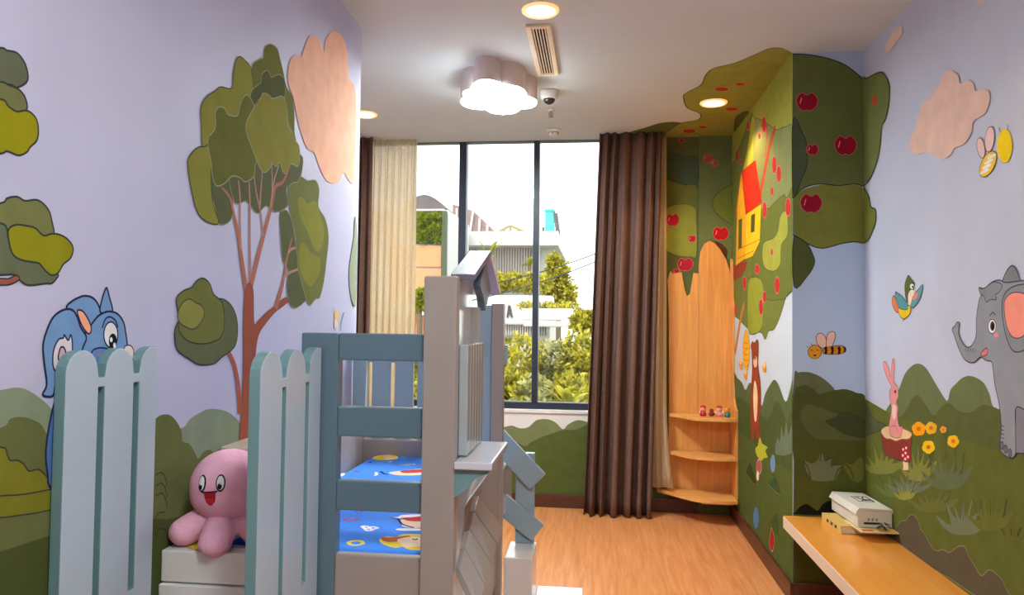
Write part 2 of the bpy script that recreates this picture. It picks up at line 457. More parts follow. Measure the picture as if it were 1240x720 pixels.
f.poly([(110, 427), (115, 422), (125, 421), (132, 425), (134, 440), (112, 440)], (100, 128, 184), IN, .004)
f.ell(121.5, 430, 3.5, 2.2, (196, 132, 140))
f.poly([(150, 420), (157, 418), (161, 424), (161, 434), (157, 440), (152, 432)], (226, 208, 204), IN, .003)
f.done()

q = Zm(200, 40, 1 / 3); q2 = Zm(200, 180, 1 / 3)
GE = (150, 148, 116)
f = Fig('painted_tree', F_L, 'painted tall tree with layered olive crown and red-brown trunk')
f.poly(q([(155, 480), (160, 560), (180, 640), (190, 690), (215, 695), (240, 670), (245, 600), (240, 540), (200, 500)]), DKG, GE, .003)
f.poly(q([(320, 440), (370, 470), (490, 440), (494, 510), (475, 545), (440, 560), (445, 620), (430, 640), (400, 650), (380, 635), (360, 630), (335, 655), (310, 630), (290, 610), (265, 620), (245, 600), (235, 500)]), DKG, GE, .003)
f.poly(q([(310, 250), (310, 130), (340, 95), (355, 90), (360, 55), (380, 40), (405, 55), (415, 90), (425, 130), (440, 195), (460, 230), (468, 290), (468, 360), (475, 410), (440, 420), (320, 320)]), MID, GE, .003)
f.poly(q([(80, 480), (85, 450), (110, 420), (135, 412), (165, 420), (165, 540), (172, 620), (192, 688), (160, 690), (125, 665), (105, 620), (90, 550)]), OL, EDGE, .0035)
f.poly(q([(133, 410), (130, 340), (128, 270), (150, 230), (180, 210), (200, 195), (240, 200), (245, 150), (255, 100), (270, 85), (290, 100), (310, 130), (318, 230), (280, 270), (250, 330), (180, 350), (155, 400)]), OL, EDGE, .003)
f.poly(q([(308, 262), (312, 210), (345, 180), (350, 150), (370, 135), (385, 160), (410, 150), (430, 165), (435, 200), (430, 240), (400, 250), (365, 240), (345, 270), (325, 280)]), DK, GE, .003)
f.poly(q([(155, 380), (180, 345), (180, 290), (195, 268), (215, 275), (225, 295), (260, 300), (270, 260), (290, 225), (310, 240), (330, 300), (335, 440), (325, 480), (320, 520), (290, 540), (270, 525), (240, 520), (215, 545), (185, 555), (170, 520), (165, 470), (155, 420)]), (100, 102, 46), GE, .004)
f.poly(q([(330, 255), (345, 235), (355, 218), (375, 225), (390, 238), (425, 230), (440, 270), (445, 330), (460, 360), (470, 390), (485, 410), (487, 455), (480, 485), (455, 475), (440, 510), (425, 500), (415, 470), (400, 485), (390, 475), (365, 505), (345, 495), (330, 460), (310, 410), (293, 360), (295, 320)]), (132, 128, 54), GE, .004)
# boughs
TW = (176, 130, 120)
for pts, a, b in (([(298, 354), (292, 315), (288, 285), (283, 262), (278, 240), (268, 227)], .03, .008),
                  ([(291, 302), (290, 265), (290, 240), (288, 218)], .012, .007), ([(303, 350), (302, 300), (302, 250), (301, 220)], .018, .007),
                  ([(303, 346), (312, 310), (320, 280), (328, 250), (333, 226), (342, 220), (350, 202)], .03, .008),
                  ([(318, 285), (315, 258), (310, 235), (307, 214)], .012, .006), ([(314, 252), (315, 235), (317, 208)], .012, .006),
                  ([(327, 250), (331, 220), (337, 200)], .012, .006), ([(329, 240), (329, 215), (328, 196)], .01, .006)):
    f.stroke(pts, TW if a < .02 else (170, 108, 92), a, taper=b)
f.poly([(286, 560), (289, 533), (292, 490), (294, 440), (294, 390), (296, 352), (301, 343), (306, 352), (307, 391), (312, 388), (322, 378), (333, 370), (340, 363), (346, 360), (349, 364), (341, 371), (332, 378), (322, 390), (313, 404), (309, 425), (306, 470), (303, 533), (303, 560)], (152, 82, 66), (120, 66, 58), .003)
f.poly(q2([(415, 240), (430, 222), (445, 230), (460, 270), (470, 330), (480, 400), (510, 530), (500, 560), (470, 578), (450, 560), (440, 500), (445, 440), (425, 400), (418, 320)]), DKG, GE, .003)
f.stroke([(333, 373), (340, 350), (344, 332), (347, 312), (353, 288)], (170, 108, 92), .03, taper=.008)
f.stroke([(343, 337), (350, 330), (360, 326)], TW, .014, taper=.008); f.stroke([(348, 306), (353, 301), (358, 300)], TW, .012, taper=.008)
f.poly(q2([(445, 150), (460, 125), (480, 120), (490, 100), (515, 115), (545, 115), (558, 150), (555, 210), (580, 255), (592, 320), (585, 400), (575, 480), (560, 540), (545, 545), (525, 568), (510, 545), (495, 490), (480, 430), (475, 330), (455, 250)]), (110, 114, 64), GE, .003)
f.poly(q2([(480, 180), (500, 180), (515, 200), (545, 190), (560, 240), (575, 280), (572, 340), (555, 375), (535, 355), (515, 300), (490, 250)]), (132, 132, 58))
f.poly(q2([(490, 345), (510, 350), (530, 380), (560, 400), (558, 450), (530, 500), (510, 485), (490, 450), (483, 400)]), (132, 132, 58))
f.done()
f = Fig('painted_bush', F_L, 'painted round bush on a side twig left of the tree trunk')
f.stroke([(262, 416), (274, 424), (283, 442), (288, 470), (290, 500)], BR, .012, taper=.03)
f.poly([(211, 412), (212, 395), (225, 380), (260, 362), (276, 366), (285, 382), (287, 402), (283, 420), (268, 432), (258, 440), (240, 441), (228, 434), (215, 425)], (94, 100, 70), EDGE)
f.poly([(215, 380), (212.5, 362), (221, 352), (231, 348), (237, 340), (245, 336.5), (253, 343), (258, 356), (268, 366), (271, 386), (268, 406), (256, 414), (240, 416), (226, 412), (216, 400)], (108, 110, 58), EDGE)
f.poly(q2([(45, 590), (60, 560), (85, 545), (110, 560), (130, 570), (140, 600), (120, 640), (95, 655), (60, 640), (45, 620)]), (134, 132, 66), EDGE, .003)
f.done()
f = Fig('painted_cloud', F_L, 'painted peach cloud on the rounded end of the left wall')
f.poly(q([(443, 150), (455, 95), (475, 80), (492, 85), (505, 50), (520, 15), (540, 10), (560, 25), (575, 70), (580, 30), (597, 0), (620, -5), (645, 20), (660, 80), (665, 160), (685, 190), (692, 260), (690, 400), (683, 535), (665, 535), (648, 505), (630, 540), (605, 545), (580, 530), (560, 490), (540, 435), (515, 420), (495, 370), (480, 320), (465, 240), (450, 200)]), (236, 184, 158))
f.done()
f = Fig('painted_flower', F_L, 'small painted yellow flower near the rounded wall end')
f.ell(407, 382, 2.6, 7, (222, 180, 110)); f.ell(406, 392, 2.2, 6, (226, 196, 186)); f.stroke([(404, 380), (402, 372)], (150, 130, 110), .003); f.stroke([(416, 378), (413, 388), (412, 400)], (130, 160, 130), .006)
f.done()
f = Fig('painted_leaf', F_L, 'painted grey-green leaf at the very end of the left wall')
f.poly([(429.5, 262), (428, 285), (425, 305), (422, 330), (424, 357), (428, 370), (430.5, 360), (432, 300)], (150, 158, 136), EDGE, .004)
f.done()

# ---- right wall ---------------------------------------------------
q = Zm(1050, 320, .3611)
f = Fig('painted_hill', F_R, 'painted green hills and field on the right wall')
f.poly([(1043, 486), (1057, 500), (1065, 507), (1075, 493), (1088, 472), (1095, 454), (1104, 443), (1113, 440), (1122, 446), (1133, 464), (1144, 482), (1148, 484), (1151, 472), (1158, 464), (1166, 457), (1176, 455), (1190, 462), (1198, 476), (1203, 492), (1216, 494), (1330, 470), (1330, 560), (1043, 560)], (104, 112, 74))
f.poly([(1043, 540), (1060, 520), (1085, 508), (1095, 500), (1105, 482), (1112, 478), (1121, 490), (1131, 503), (1140, 492), (1150, 488), (1160, 497), (1175, 499), (1190, 490), (1205, 493), (1225, 498), (1330, 480), (1330, 580), (1043, 580)], (88, 94, 52))
f._add([(YN + .02, .9)] + spline([(YN + .02, 1.1), (-2.0, 1.22), (-1.4, 1.05), (-.8, 1.2), (-.2, 1.06), (.4, 1.18), (1.0, 1.04), (1.5, 1.17), (2.0, 1.05), (2.5, 1.1)], 5, False) + [(2.6, .95)], (88, 94, 52))
f._add([(YN + .02, .02), (YP, .02), (YP, 1.03), (3.6, 1.0), (3.2, .985), (2.6, .98), (YN + .02, .97)], (94, 99, 45))
f.poly([(1043, 488), (1052, 494), (1060, 508), (1075, 516), (1060, 523), (1043, 524)], (80, 86, 60), EDGE, .003)
f.done()
q3 = Zm(1050, 480, 1 / 3)
f = Fig('painted_bush', F_R, 'painted dark brown-green bushes running down along the bench')
a = q3([(105, 480), (115, 462), (125, 450), (140, 450), (155, 430), (170, 430), (185, 450), (195, 480), (210, 500), (235, 545), (255, 560), (275, 555), (300, 565), (330, 545), (355, 545), (370, 580), (395, 620), (415, 650), (440, 630), (460, 635), (490, 665), (520, 720), (640, 860)])
f.poly(a + [(1250, 790), (1180, 720), (1086, 660)], (92, 82, 64), (140, 132, 84), .003)
f.done()
f = Fig('painted_grass', F_R, 'painted tufts of grass around the tree stump on the right wall')
GG = (104, 114, 92)
def tuft(f, cx, by, wd, ht, col, n=7, line=EDGE):
    px = [(cx - wd * .35, by)]
    for i in range(n):
        t = i / (n - 1); x = cx + (t - .5) * wd * 1.1; h = ht * (.55 + .45 * math.sin(math.pi * t)) * (.8 + .3 * random.random())
        px.append((x + (t - .5) * wd * .35, by - h)); px.append((cx + (t - .5 + .5 / n) * wd * .75, by - h * .45))
    px[-1] = (cx + wd * .35, by)
    f.poly(px, col, smooth=True, n=3)
    for i in range(3):
        x = cx + (i - 1) * wd * .4
        f.stroke([(x, by - ht * .35), (x + (i - 1) * 2, by - ht * .7), (x + (i - 1.2) * 5, by - ht * .92)], line, .003)
for a in ((1068, 572, 40, 34, (124, 126, 60)), (1084, 600, 34, 26, (104, 112, 60)), (1112, 580, 32, 38, (128, 128, 62)), (1147, 590, 44, 46, (98, 106, 74)), (1100, 596, 40, 24, GG), (1096, 604, 20, 20, (140, 138, 60)), (1130, 618, 44, 26, (106, 108, 54)), (1167, 645, 46, 44, (112, 118, 92)), (1200, 640, 40, 40, (104, 104, 48)), (1225, 655, 20, 18, (100, 98, 46))):
    tuft(f, *a)
f.done()
f = Fig('painted_stump', F_R, 'painted red-brown tree stump with a red spotted toadstool')
f.poly(q([(50, 565), (52, 600), (58, 630), (75, 645), (105, 655), (140, 664), (147, 645), (149, 600), (149, 572), (98, 590)]), (132, 58, 46), EDGE, .003)
f.poly(q([(48, 560), (60, 545), (85, 541), (115, 548), (140, 558), (151, 568), (142, 584), (115, 586), (98, 592), (80, 585), (62, 582)]), (222, 188, 142), (150, 100, 70), .003)
f.poly(q([(121, 655), (138, 655), (140, 690), (122, 690)]), (224, 196, 160), EDGE, .002, smooth=False)
f.poly(q([(112, 645), (115, 615), (124, 596), (135, 606), (146, 635), (147, 655), (130, 662)]), (166, 42, 50), EDGE, .003)
for a in ((122, 620), (130, 632), (121, 640), (138, 645), (132, 615), (129, 652)): f.ell(1050 + a[0] * .3611, 320 + a[1] * .3611, 1.2, 1.6, (230, 210, 205))
f.done()
f = Fig('painted_rabbit', F_R, 'painted pink rabbit standing on the tree stump')
f.poly(q([(78, 455), (75, 430), (82, 407), (70, 385), (58, 350), (56, 330), (62, 326), (72, 345), (81, 378), (83, 345), (86, 320), (91, 318), (93, 345), (90, 390), (103, 410), (106, 440), (99, 462), (105, 480), (103, 505), (108, 540), (120, 545), (117, 565), (110, 580), (92, 580), (78, 570), (75, 540), (80, 510), (83, 480)]), (216, 142, 142), (130, 80, 84), .003)
f.poly(q([(87, 470), (98, 478), (98, 510), (90, 520), (85, 500)]), (226, 188, 184)); f.ell(1084.6, 474, 1, 2.2, (60, 36, 40))
f.stroke(q([(80, 545), (95, 540), (105, 560)]), (130, 80, 84), .003)
f.done()
f = Fig('painted_flower', F_R, 'painted orange and yellow flowers beside the tree stump')
for cx, cy_, r, col in ((1113, 519, 8, (238, 156, 24)), (1128, 518, 7, (226, 170, 40)), (1125, 541, 7.5, (236, 190, 34)), (1143, 520, 4, (216, 150, 60)), (1155, 534, 7, (232, 176, 34))):
    f.stroke([(cx + 1, cy_ + r * .6), (cx + 3, cy_ + 22), (cx + 1, cy_ + 40)], (70, 80, 50), .003)
    for k in range(5):
        a = 2 * math.pi * k / 5 + cx; f.ell(cx + r * .55 * math.cos(a), cy_ + r * .6 * math.sin(a), r * .5, r * .6, col, rot=a)
    f.ell(cx, cy_, r * .35, r * .35, (206, 110, 20))
f.done()
f = Fig('painted_bird', F_R, 'painted bird with teal wings and yellow belly')
f.poly(q([(85, 125), (90, 105), (100, 120), (108, 150), (104, 162), (92, 150)]), (206, 120, 84), EDGE, .003)
f.poly(q([(128, 70), (134, 48), (141, 36), (150, 50), (160, 62), (158, 85), (152, 112), (138, 128), (130, 105)]), (84, 96, 50), EDGE, .003)
f.poly(q([(140, 100), (152, 84), (162, 95), (158, 120), (142, 135)]), (228, 210, 196))
f.poly(q([(107, 148), (125, 138), (146, 140), (147, 160), (136, 176), (124, 182), (112, 172)]), (226, 186, 40), EDGE, .003)
f.poly(q([(97, 93), (103, 95), (120, 108), (134, 128), (138, 150), (112, 148), (101, 125)]), (86, 144, 150), EDGE, .003)
f.poly(q([(150, 130), (160, 100), (175, 82), (188, 68), (184, 100), (172, 128), (154, 146)]), (96, 150, 160), EDGE, .003)
f.poly(q([(152, 112), (166, 95), (174, 100), (164, 118)]), (216, 132, 110))
f.ell(1105, 346.5, 2.6, 3.4, (235, 230, 220), EDGE, .002); f.ell(1106, 347, 1, 1.5, (20, 20, 20))
f.stroke(q([(122, 180), (124, 188)]), (200, 90, 60), .006)
f.done()
q = Zm(1140, 310, .3472)
f = Fig('painted_elephant', F_R, 'painted grey elephant with pink ear on the right wall')
EG, EL = (142, 144, 152), (62, 62, 72)
f.poly(q([(215, 100), (222, 70), (235, 45), (250, 33), (265, 48), (276, 95), (250, 120)]), (128, 128, 134), EL, .004)
f.poly(q([(470, 560), (560, 560), (565, 760), (480, 760)]), (128, 124, 134), EL, .004, smooth=False)
f.poly(q([(262, 500), (300, 500), (340, 520), (340, 690), (262, 686)]), (128, 124, 134), EL, .004, smooth=False)
f.poly(q([(40, 255), (50, 243), (58, 230), (66, 236), (62, 265), (75, 300), (95, 318), (113, 305), (124, 275), (125, 220), (133, 160), (141, 135), (133, 110), (152, 112), (180, 90), (205, 83), (230, 92), (300, 85), (400, 96), (520, 120), (620, 190), (670, 320), (690, 480), (690, 760), (670, 800), (580, 800), (570, 640), (480, 610), (400, 580), (330, 560), (266, 525), (262, 600), (262, 680), (255, 700), (240, 703), (215, 686), (206, 664), (212, 600), (205, 520), (190, 450), (184, 400), (178, 368), (160, 364), (142, 352), (132, 356), (118, 369), (100, 370), (80, 355), (62, 318), (46, 272)]), EG, EL, .004)
f.poly(q([(222, 135), (250, 108), (300, 98), (360, 120), (350, 300), (300, 325), (262, 334), (240, 310), (222, 250), (214, 180)]), (134, 136, 144), EL, .004)
f.poly(q([(222, 165), (235, 138), (262, 126), (300, 140), (310, 220), (296, 270), (270, 286), (245, 275), (228, 230)]), (236, 146, 130), EL, .003)
f.poly(q([(140, 340), (152, 326), (162, 321), (164, 338), (150, 349)]), (226, 120, 116), EL, .003)
f.poly(q([(133, 110), (150, 113), (185, 90), (215, 100), (205, 125), (190, 135), (196, 150), (172, 152), (160, 160), (152, 140), (140, 132)]), (132, 136, 144), EL, .003)
f.ell(1202.5, 395, 4.7, 8.6, (228, 226, 228), EL, .003); f.ell(1203, 394.6, 2.8, 5.8, (80, 50, 40)); f.ell(1203.4, 395, 1.5, 3.2, (20, 18, 20))
f.stroke(q([(172, 210), (182, 196), (192, 206)]), EL, .004); f.ell(1207.5, 405.5, 2.8, 3.2, (222, 140, 140))
for k in range(5): f.stroke(q([(88 + 8 * k, 322 + 0 * k), (92 + 8 * k, 334)]), EL, .003)
for k in range(4): f.stroke(q([(212, 590 + 14 * k), (222, 594 + 14 * k)]), EL, .003)
for cx in (214, 228, 243): f.ell(1140 + cx * .3472, 310 + (660 + (cx - 214) * .9) * .3472, 2.2, 5, (112, 106, 116), EL, .003)
f.done()
f = Fig('painted_bee', F_R, 'painted yellow and white bee high on the right wall')
f.ell(1189, 179, 4.6, 12.5, (218, 186, 186), (120, 100, 100), .003, rot=-.15); f.ell(1199.5, 168.5, 5.6, 15.5, (218, 186, 186), (120, 100, 100), .003, rot=.1)
f.ell(1197.5, 198.5, 8, 17, (226, 190, 70), (120, 100, 60), .003, rot=.45)
for k in (-9, -3, 3, 9): f.ell(1197.5 - k * .45, 198.5 + k, 6.5, 2.0, (232, 226, 214), rot=-.5)
f.ell(1218, 176.5, 9, 20.5, (234, 202, 36))
f.stroke([(1213, 160), (1211, 154)], EDGE, .003); f.stroke([(1221, 158), (1222, 151)], EDGE, .003)
f.done()
q = Zm(1040, 0, .4587)
f = Fig('painted_cloud', F_R, 'large painted peach cloud on the right wall')
f.poly(q([(245, 185), (225, 195), (215, 225), (197, 240), (190, 262), (172, 270), (160, 305), (150, 340), (138, 370), (138, 395), (155, 408), (180, 400), (205, 412), (225, 418), (245, 408), (255, 390), (280, 380), (300, 350), (305, 320), (335, 300), (348, 265), (345, 240), (325, 235), (310, 240), (305, 220), (290, 212), (270, 220), (265, 200)]), (222, 188, 174))
f.done()
f = Fig('painted_cloud', F_R, 'small painted peach cloud by the ceiling on the right wall')
f.poly(q([(115, 68), (103, 72), (92, 85), (80, 105), (70, 125), (75, 137), (88, 130), (100, 110), (116, 90)]), (216, 196, 188)); f.done()
f = Fig('painted_cloud', F_R, 'painted cloud cut by the top edge on the right wall')
f.poly([(1180, -6), (1186, 3), (1184, 6), (1190, 4), (1196, -6), (1192, -20), (1182, -18)], (216, 196, 188)); f.done()

# ---- pillar front + the crown that wraps on to the right wall ------
q = Zm(880, 40, .3887)
CR1, CR2 = (100, 112, 66), (122, 128, 60)
f = Fig('painted_crown', F_P, 'painted dark green apple tree crown on the pillar front')
EX = 1045.5
f._add([F_P.inv(*p) for p in spline(q([(205, 65), (260, 68), (320, 80), (370, 100), (410, 130), (424, 142)]), 4, False) + [(EX + 3, 96)] + [(EX + 3, 225)] + spline(q([(424, 478), (400, 470), (350, 475), (300, 470), (260, 475), (230, 490), (206, 515)]), 4, False) + [(958, 240)]], CR1)
f.poly([(961.5, 285)] + q([(250, 655)]) + [(985, 310), (986, 320), (977, 335), (961.5, 347)], (80, 90, 50), EDGE, .004)
f._add([F_P.inv(*p) for p in spline(q([(206, 515), (240, 487), (300, 472), (350, 477), (400, 472), (424, 482)]), 4, False) + [(EX + 3, 294)] + spline(q([(424, 655), (400, 650), (360, 655), (300, 670), (260, 660), (230, 640), (206, 628)]), 4, False)], CR2)
f.poly(q([(206, 270), (235, 310), (250, 350), (250, 410), (235, 450), (206, 500)]), (78, 92, 70), EDGE, .004)
for L in ([(205, 65), (260, 68), (320, 80), (370, 100), (410, 130), (424, 142)], [(424, 478), (400, 470), (350, 475), (300, 470), (260, 475), (230, 490), (206, 515)], [(424, 655), (400, 650), (360, 655), (300, 670), (260, 660), (230, 640), (206, 628)]):
    f.stroke(q(L), (36, 46, 40), .005)
def apple(f, cx, cy_, rx, ry, col=RED, hl=True, line=(196, 110, 100)):
    px = [(cx, cy_ - ry * .72), (cx + rx * .5, cy_ - ry), (cx + rx, cy_ - ry * .3), (cx + rx * .85, cy_ + ry * .55), (cx + rx * .35, cy_ + ry), (cx, cy_ + ry * .9), (cx - rx * .35, cy_ + ry), (cx - rx * .85, cy_ + ry * .55), (cx - rx, cy_ - ry * .3), (cx - rx * .5, cy_ - ry)]
    f.poly(px, col, line, .003)
    if hl: f.stroke([(cx - rx * .65, cy_ + ry * .2), (cx - rx * .5, cy_ - ry * .45)], (222, 150, 150), .004)
f.done()
f = Fig('painted_apple', F_P, 'painted red apples on the pillar crown')
for cx, cy_, rx, ry in ((250, 214, 33, 28), (370, 350, 34, 30), (267, 363, 18, 17), (263, 530, 33, 29)):
    apple(f, 880 + cx * .3887, 40 + cy_ * .3887, rx * .3887, ry * .3887, (150, 26, 50))
f.done()
f = Fig('painted_crown', F_R, 'painted crown lobes wrapping from pillar on to the right wall')
f._add([F_R.inv(*p) for p in [(1041, 96)] + spline(q([(440, 140), (470, 125), (490, 125), (508, 160), (508, 210), (498, 265), (485, 290), (480, 350), (470, 400), (450, 450)]), 4, False) + [(1041, 225)]], (104, 112, 64))
f._add([F_R.inv(*p) for p in [(1041, 226)] + spline(q([(445, 510), (450, 540), (465, 550), (465, 590), (445, 640), (432, 655)]), 4, False) + [(1041, 294)]], (110, 112, 52))
f.stroke(q([(430, 142), (440, 140), (470, 125), (490, 125), (508, 160), (508, 210), (498, 265), (485, 290), (480, 350), (470, 400), (450, 450), (428, 476)]), (44, 48, 40), .006)
f.stroke(q([(428, 482), (445, 510), (450, 540), (465, 550), (465, 590), (445, 640), (428, 655)]), (44, 48, 40), .006)
f.ell(880 + 463 * .3887, 40 + 210 * .3887, 2.7, 6.8, (176, 66, 40))
f.done()
f = Fig('painted_hill', F_P, 'painted hills and bushes low on the pillar front')
f.poly([(961.5, 560), (961.5, 458), (967, 451), (974, 450), (982, 451), (992, 455), (1002, 462), (1009, 469), (1014, 474), (1050, 500), (1050, 560)], (98, 106, 76))
f.poly([(961.5, 560), (961.5, 478), (968, 468), (976, 466), (984, 470), (992, 477), (1002, 474), (1012, 472), (1024, 471), (1036, 475), (1050, 486), (1050, 560)], (78, 86, 48))
f.poly([(975, 490), (990, 492), (1005, 498), (1050, 515), (1050, 545), (1000, 540), (970, 510)], (92, 100, 62))
f.poly([(1000, 510), (1010, 506), (1019, 500), (1028, 500), (1035, 503), (1050, 513), (1050, 528), (1030, 527), (1015, 520)], (72, 80, 54), EDGE, .003)
f._add([F_P.inv(*p) for p in [(961.5, 530), (1050, 534)]] + [(XE, .02), (XR, .02)], (82, 88, 42))
q = Zm(885, 500, .3053)
f.poly(q([(290, 190), (320, 200), (345, 185), (362, 150), (372, 190), (402, 178), (395, 207), (440, 207), (420, 250), (410, 265), (320, 265)]), (112, 118, 90), n=2)
f.poly(q([(440, 195), (480, 205), (500, 185), (522, 180), (524, 265), (480, 265)]), (110, 110, 52), n=2)
for L in ([(318, 262), (305, 215), (288, 190)], [(362, 150), (355, 180), (358, 190)], [(412, 262), (425, 225), (442, 210)], [(440, 196), (470, 215), (488, 262)], [(375, 190), (390, 180), (404, 178)], [(398, 212), (412, 202), (428, 204)]): f.stroke(q(L), EDGE, .004)
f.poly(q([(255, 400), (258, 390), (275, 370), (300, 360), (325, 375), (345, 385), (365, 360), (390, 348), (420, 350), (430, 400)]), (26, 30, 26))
f.done()
q = Zm(960, 380, .1389)
f = Fig('painted_bee', F_P, 'painted striped bee with pink wings on the pillar front')
f.poly(q([(250, 295), (215, 260), (203, 210), (215, 175), (245, 167), (275, 185), (292, 230), (292, 290)]), (226, 190, 176), (90, 50, 40), .003)
f.poly(q([(294, 290), (292, 220), (305, 175), (335, 152), (365, 160), (372, 200), (355, 250), (335, 290)]), (226, 190, 176), (90, 50, 40), .003)
f.poly(q([(262, 320), (272, 296), (320, 285), (380, 276), (435, 278), (462, 300), (455, 330), (410, 348), (360, 352), (300, 350), (270, 345)]), (198, 138, 40), (70, 34, 26), .003)
for x0 in (272, 328, 388, 440):
    f.poly(q([(x0, 292), (x0 + 22, 284), (x0 + 30, 315), (x0 + 22, 349), (x0 + 4, 346), (x0 + 8, 318)]) if x0 < 430 else q([(438, 282), (462, 300), (456, 328), (440, 340), (446, 312)]), (66, 26, 22))
f.ell(960 + 192 * .1389, 380 + 330 * .1389, 8.3, 8.2, (214, 146, 40), (80, 50, 30), .003)
f.stroke(q([(135, 290), (120, 278)]), EDGE, .003); f.stroke(q([(170, 272), (158, 256)]), EDGE, .003)
f.stroke(q([(152, 318), (165, 312), (175, 322)]), (120, 60, 30), .003); f.stroke(q([(200, 318), (212, 312), (222, 322)]), (120, 60, 30), .003)
f.poly(q([(178, 355), (206, 355), (198, 368), (184, 366)]), (80, 26, 26))
f.done()

# ---- niche side wall ----------------------------------------------
f = Fig('painted_crown', F_N, 'painted olive tree crown behind the tree house')
zt = H - .001
bot = [F_N.inv(*p) for p in spline([(961.5, 348), (953, 358), (945, 383), (938, 398), (931, 401), (927, 411), (921, 402), (910, 405), (906, 398), (896, 388), (886, 380)], 4, False)]
f._add([(YP, zt)] + bot + [(YW, bot[-1][1]), (YW, zt)], (112, 116, 54))
q = Zm(885, 130, .2778)
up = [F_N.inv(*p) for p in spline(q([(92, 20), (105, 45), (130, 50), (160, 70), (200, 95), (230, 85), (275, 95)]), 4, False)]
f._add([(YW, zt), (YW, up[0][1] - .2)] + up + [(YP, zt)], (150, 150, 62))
f.poly(q([(88, 300), (98, 200), (106, 60), (125, 52), (160, 72), (200, 97), (232, 87), (275, 97), (275, 370), (245, 395), (230, 380), (190, 415), (165, 440), (130, 450)]), (128, 134, 84), EDGE, .003)
f.poly(q([(40, 330), (62, 230), (80, 130), (92, 40), (104, 50), (106, 62), (100, 140), (97, 215), (86, 300), (60, 345)]), (170, 168, 62), EDGE, .003)  # lime lobe, with the downlight's yellow glow partly painted into its colour
f.poly(q([(130, 450), (165, 440), (190, 415), (230, 380), (245, 395), (276, 370), (276, 800), (100, 800), (100, 560)]), (104, 110, 50), EDGE, .003)
f.poly(q([(235, 450), (248, 490), (245, 560), (220, 600), (215, 680), (190, 712), (150, 700), (138, 650), (145, 590), (185, 570), (205, 540), (215, 480)]), (156, 154, 64), EDGE, .003)
q2 = Zm(885, 330, .2778)
f.poly(q2([(75, 50), (100, 20), (130, 30), (143, 80), (140, 200), (130, 250), (95, 270), (75, 240)]), (146, 146, 52), EDGE, .003)
f.stroke([F for F in q2([(290, 62), (245, 100), (215, 190), (190, 245), (165, 255), (150, 290), (130, 260), (90, 270), (75, 245), (40, 210)])], EDGE, .004)
f.stroke(q([(195, 85), (175, 150), (155, 240), (140, 320), (128, 380)]), (176, 80, 50), .05, taper=.07)
f.stroke(q([(158, 70), (157, 130), (150, 215)]), (176, 80, 50), .025)
f.stroke(q2([(58, 135), (45, 190), (30, 280), (18, 350)]), (186, 124, 60), .05, taper=.06)
f.done()
f = Fig('painted_apple', F_N, 'painted red apples around the tree house')
for cx, cy_, rx, ry in ((145, 75, 10, 35), (75, 80, 6, 20), (125, 125, 6, 15), (190, 250, 10, 38), (210, 290, 10, 36), (28, 210, 6, 28), (44, 238, 4, 12), (180, 365, 6, 20), (148, 447, 9, 36), (250, 435, 12, 40), (115, 705, 10, 22), (179, 630, 4, 16), (203, 775, 11, 36), (132, 870, 9, 35), (148, 825, 8, 25), (60, 765, 8, 28), (22, 880, 5, 26)):
    f.ell(885 + cx * .2778, 130 + cy_ * .2778, rx * .2778, ry * .2778, (186, 50, 50), (206, 130, 110), .004)
f.done()
f = Fig('painted_tree_house', F_N, 'painted yellow tree house with a red roof')
Y1, Y2 = (232, 168, 44), (246, 186, 40)
f.poly(q([(0, 690), (70, 668), (66, 705), (40, 740), (0, 760)]), (150, 66, 44), None, smooth=False)
f.poly(q([(22, 690), (28, 440), (46, 285), (66, 468), (62, 660)]), Y1, (140, 80, 30), .004, smooth=False)
f.poly(q([(62, 662), (66, 466), (133, 420), (127, 585), (95, 650)]), Y2, (140, 80, 30), .004, smooth=False)
f.poly(q([(48, 280), (108, 230), (136, 412), (66, 466)]), (206, 50, 32), (150, 40, 30), .004, smooth=False)
f.stroke(q([(22, 480), (34, 380), (46, 284)]), (214, 110, 50), .02, n=2)
f.poly(q([(35, 490), (50, 485), (48, 610), (34, 618)]), (84, 96, 50), (140, 80, 30), .004, smooth=False)
f.poly(q([(90, 470), (107, 462), (104, 540), (88, 546)]), (84, 76, 36), (140, 80, 30), .004, smooth=False)
for L in ([(30, 620), (127, 575)], [(28, 660), (100, 625)], [(60, 300), (80, 455)], [(75, 285), (98, 440)], [(92, 262), (116, 430)]): f.stroke(q(L), (176, 60, 34), .004, n=2)
f.done()
f = Fig('painted_hill', F_N, 'painted dark green hills and field on the niche side wall')
f.poly(q2([(-10, 440), (30, 460), (50, 480), (65, 512), (85, 478), (110, 520), (135, 580), (150, 530), (170, 492), (190, 466), (210, 490), (240, 562), (262, 500), (277, 450), (277, 1000), (-10, 1000)]), (86, 96, 60))
f.poly(q2([(-10, 560), (60, 560), (120, 600), (160, 640), (200, 560), (225, 600), (250, 640), (277, 560), (277, 1000), (-10, 1000)]), (76, 86, 44))
zf = F_N.inv(925, 545)[1]
f._add([(YP, .02), (YP, zf), (4.3, zf - .02), (4.9, zf), (YW, zf), (YW, .02)], (84, 94, 46))
f.poly(q2([(195, 790), (205, 720), (215, 740), (222, 665), (232, 720), (243, 640), (252, 710), (268, 655), (276, 720), (276, 790)]), (104, 114, 92), n=2)
f.done()
f = Fig('painted_bear', F_N, 'painted brown bear reaching for the honey pot')
f.poly(q2([(92, 345), (88, 318), (96, 300), (104, 306), (114, 292), (121, 300), (122, 340), (120, 400), (130, 480), (132, 560), (126, 640), (128, 715), (118, 735), (106, 690), (98, 735), (90, 700), (86, 600), (90, 500), (94, 420)]), (142, 62, 36), (90, 40, 26), .004)
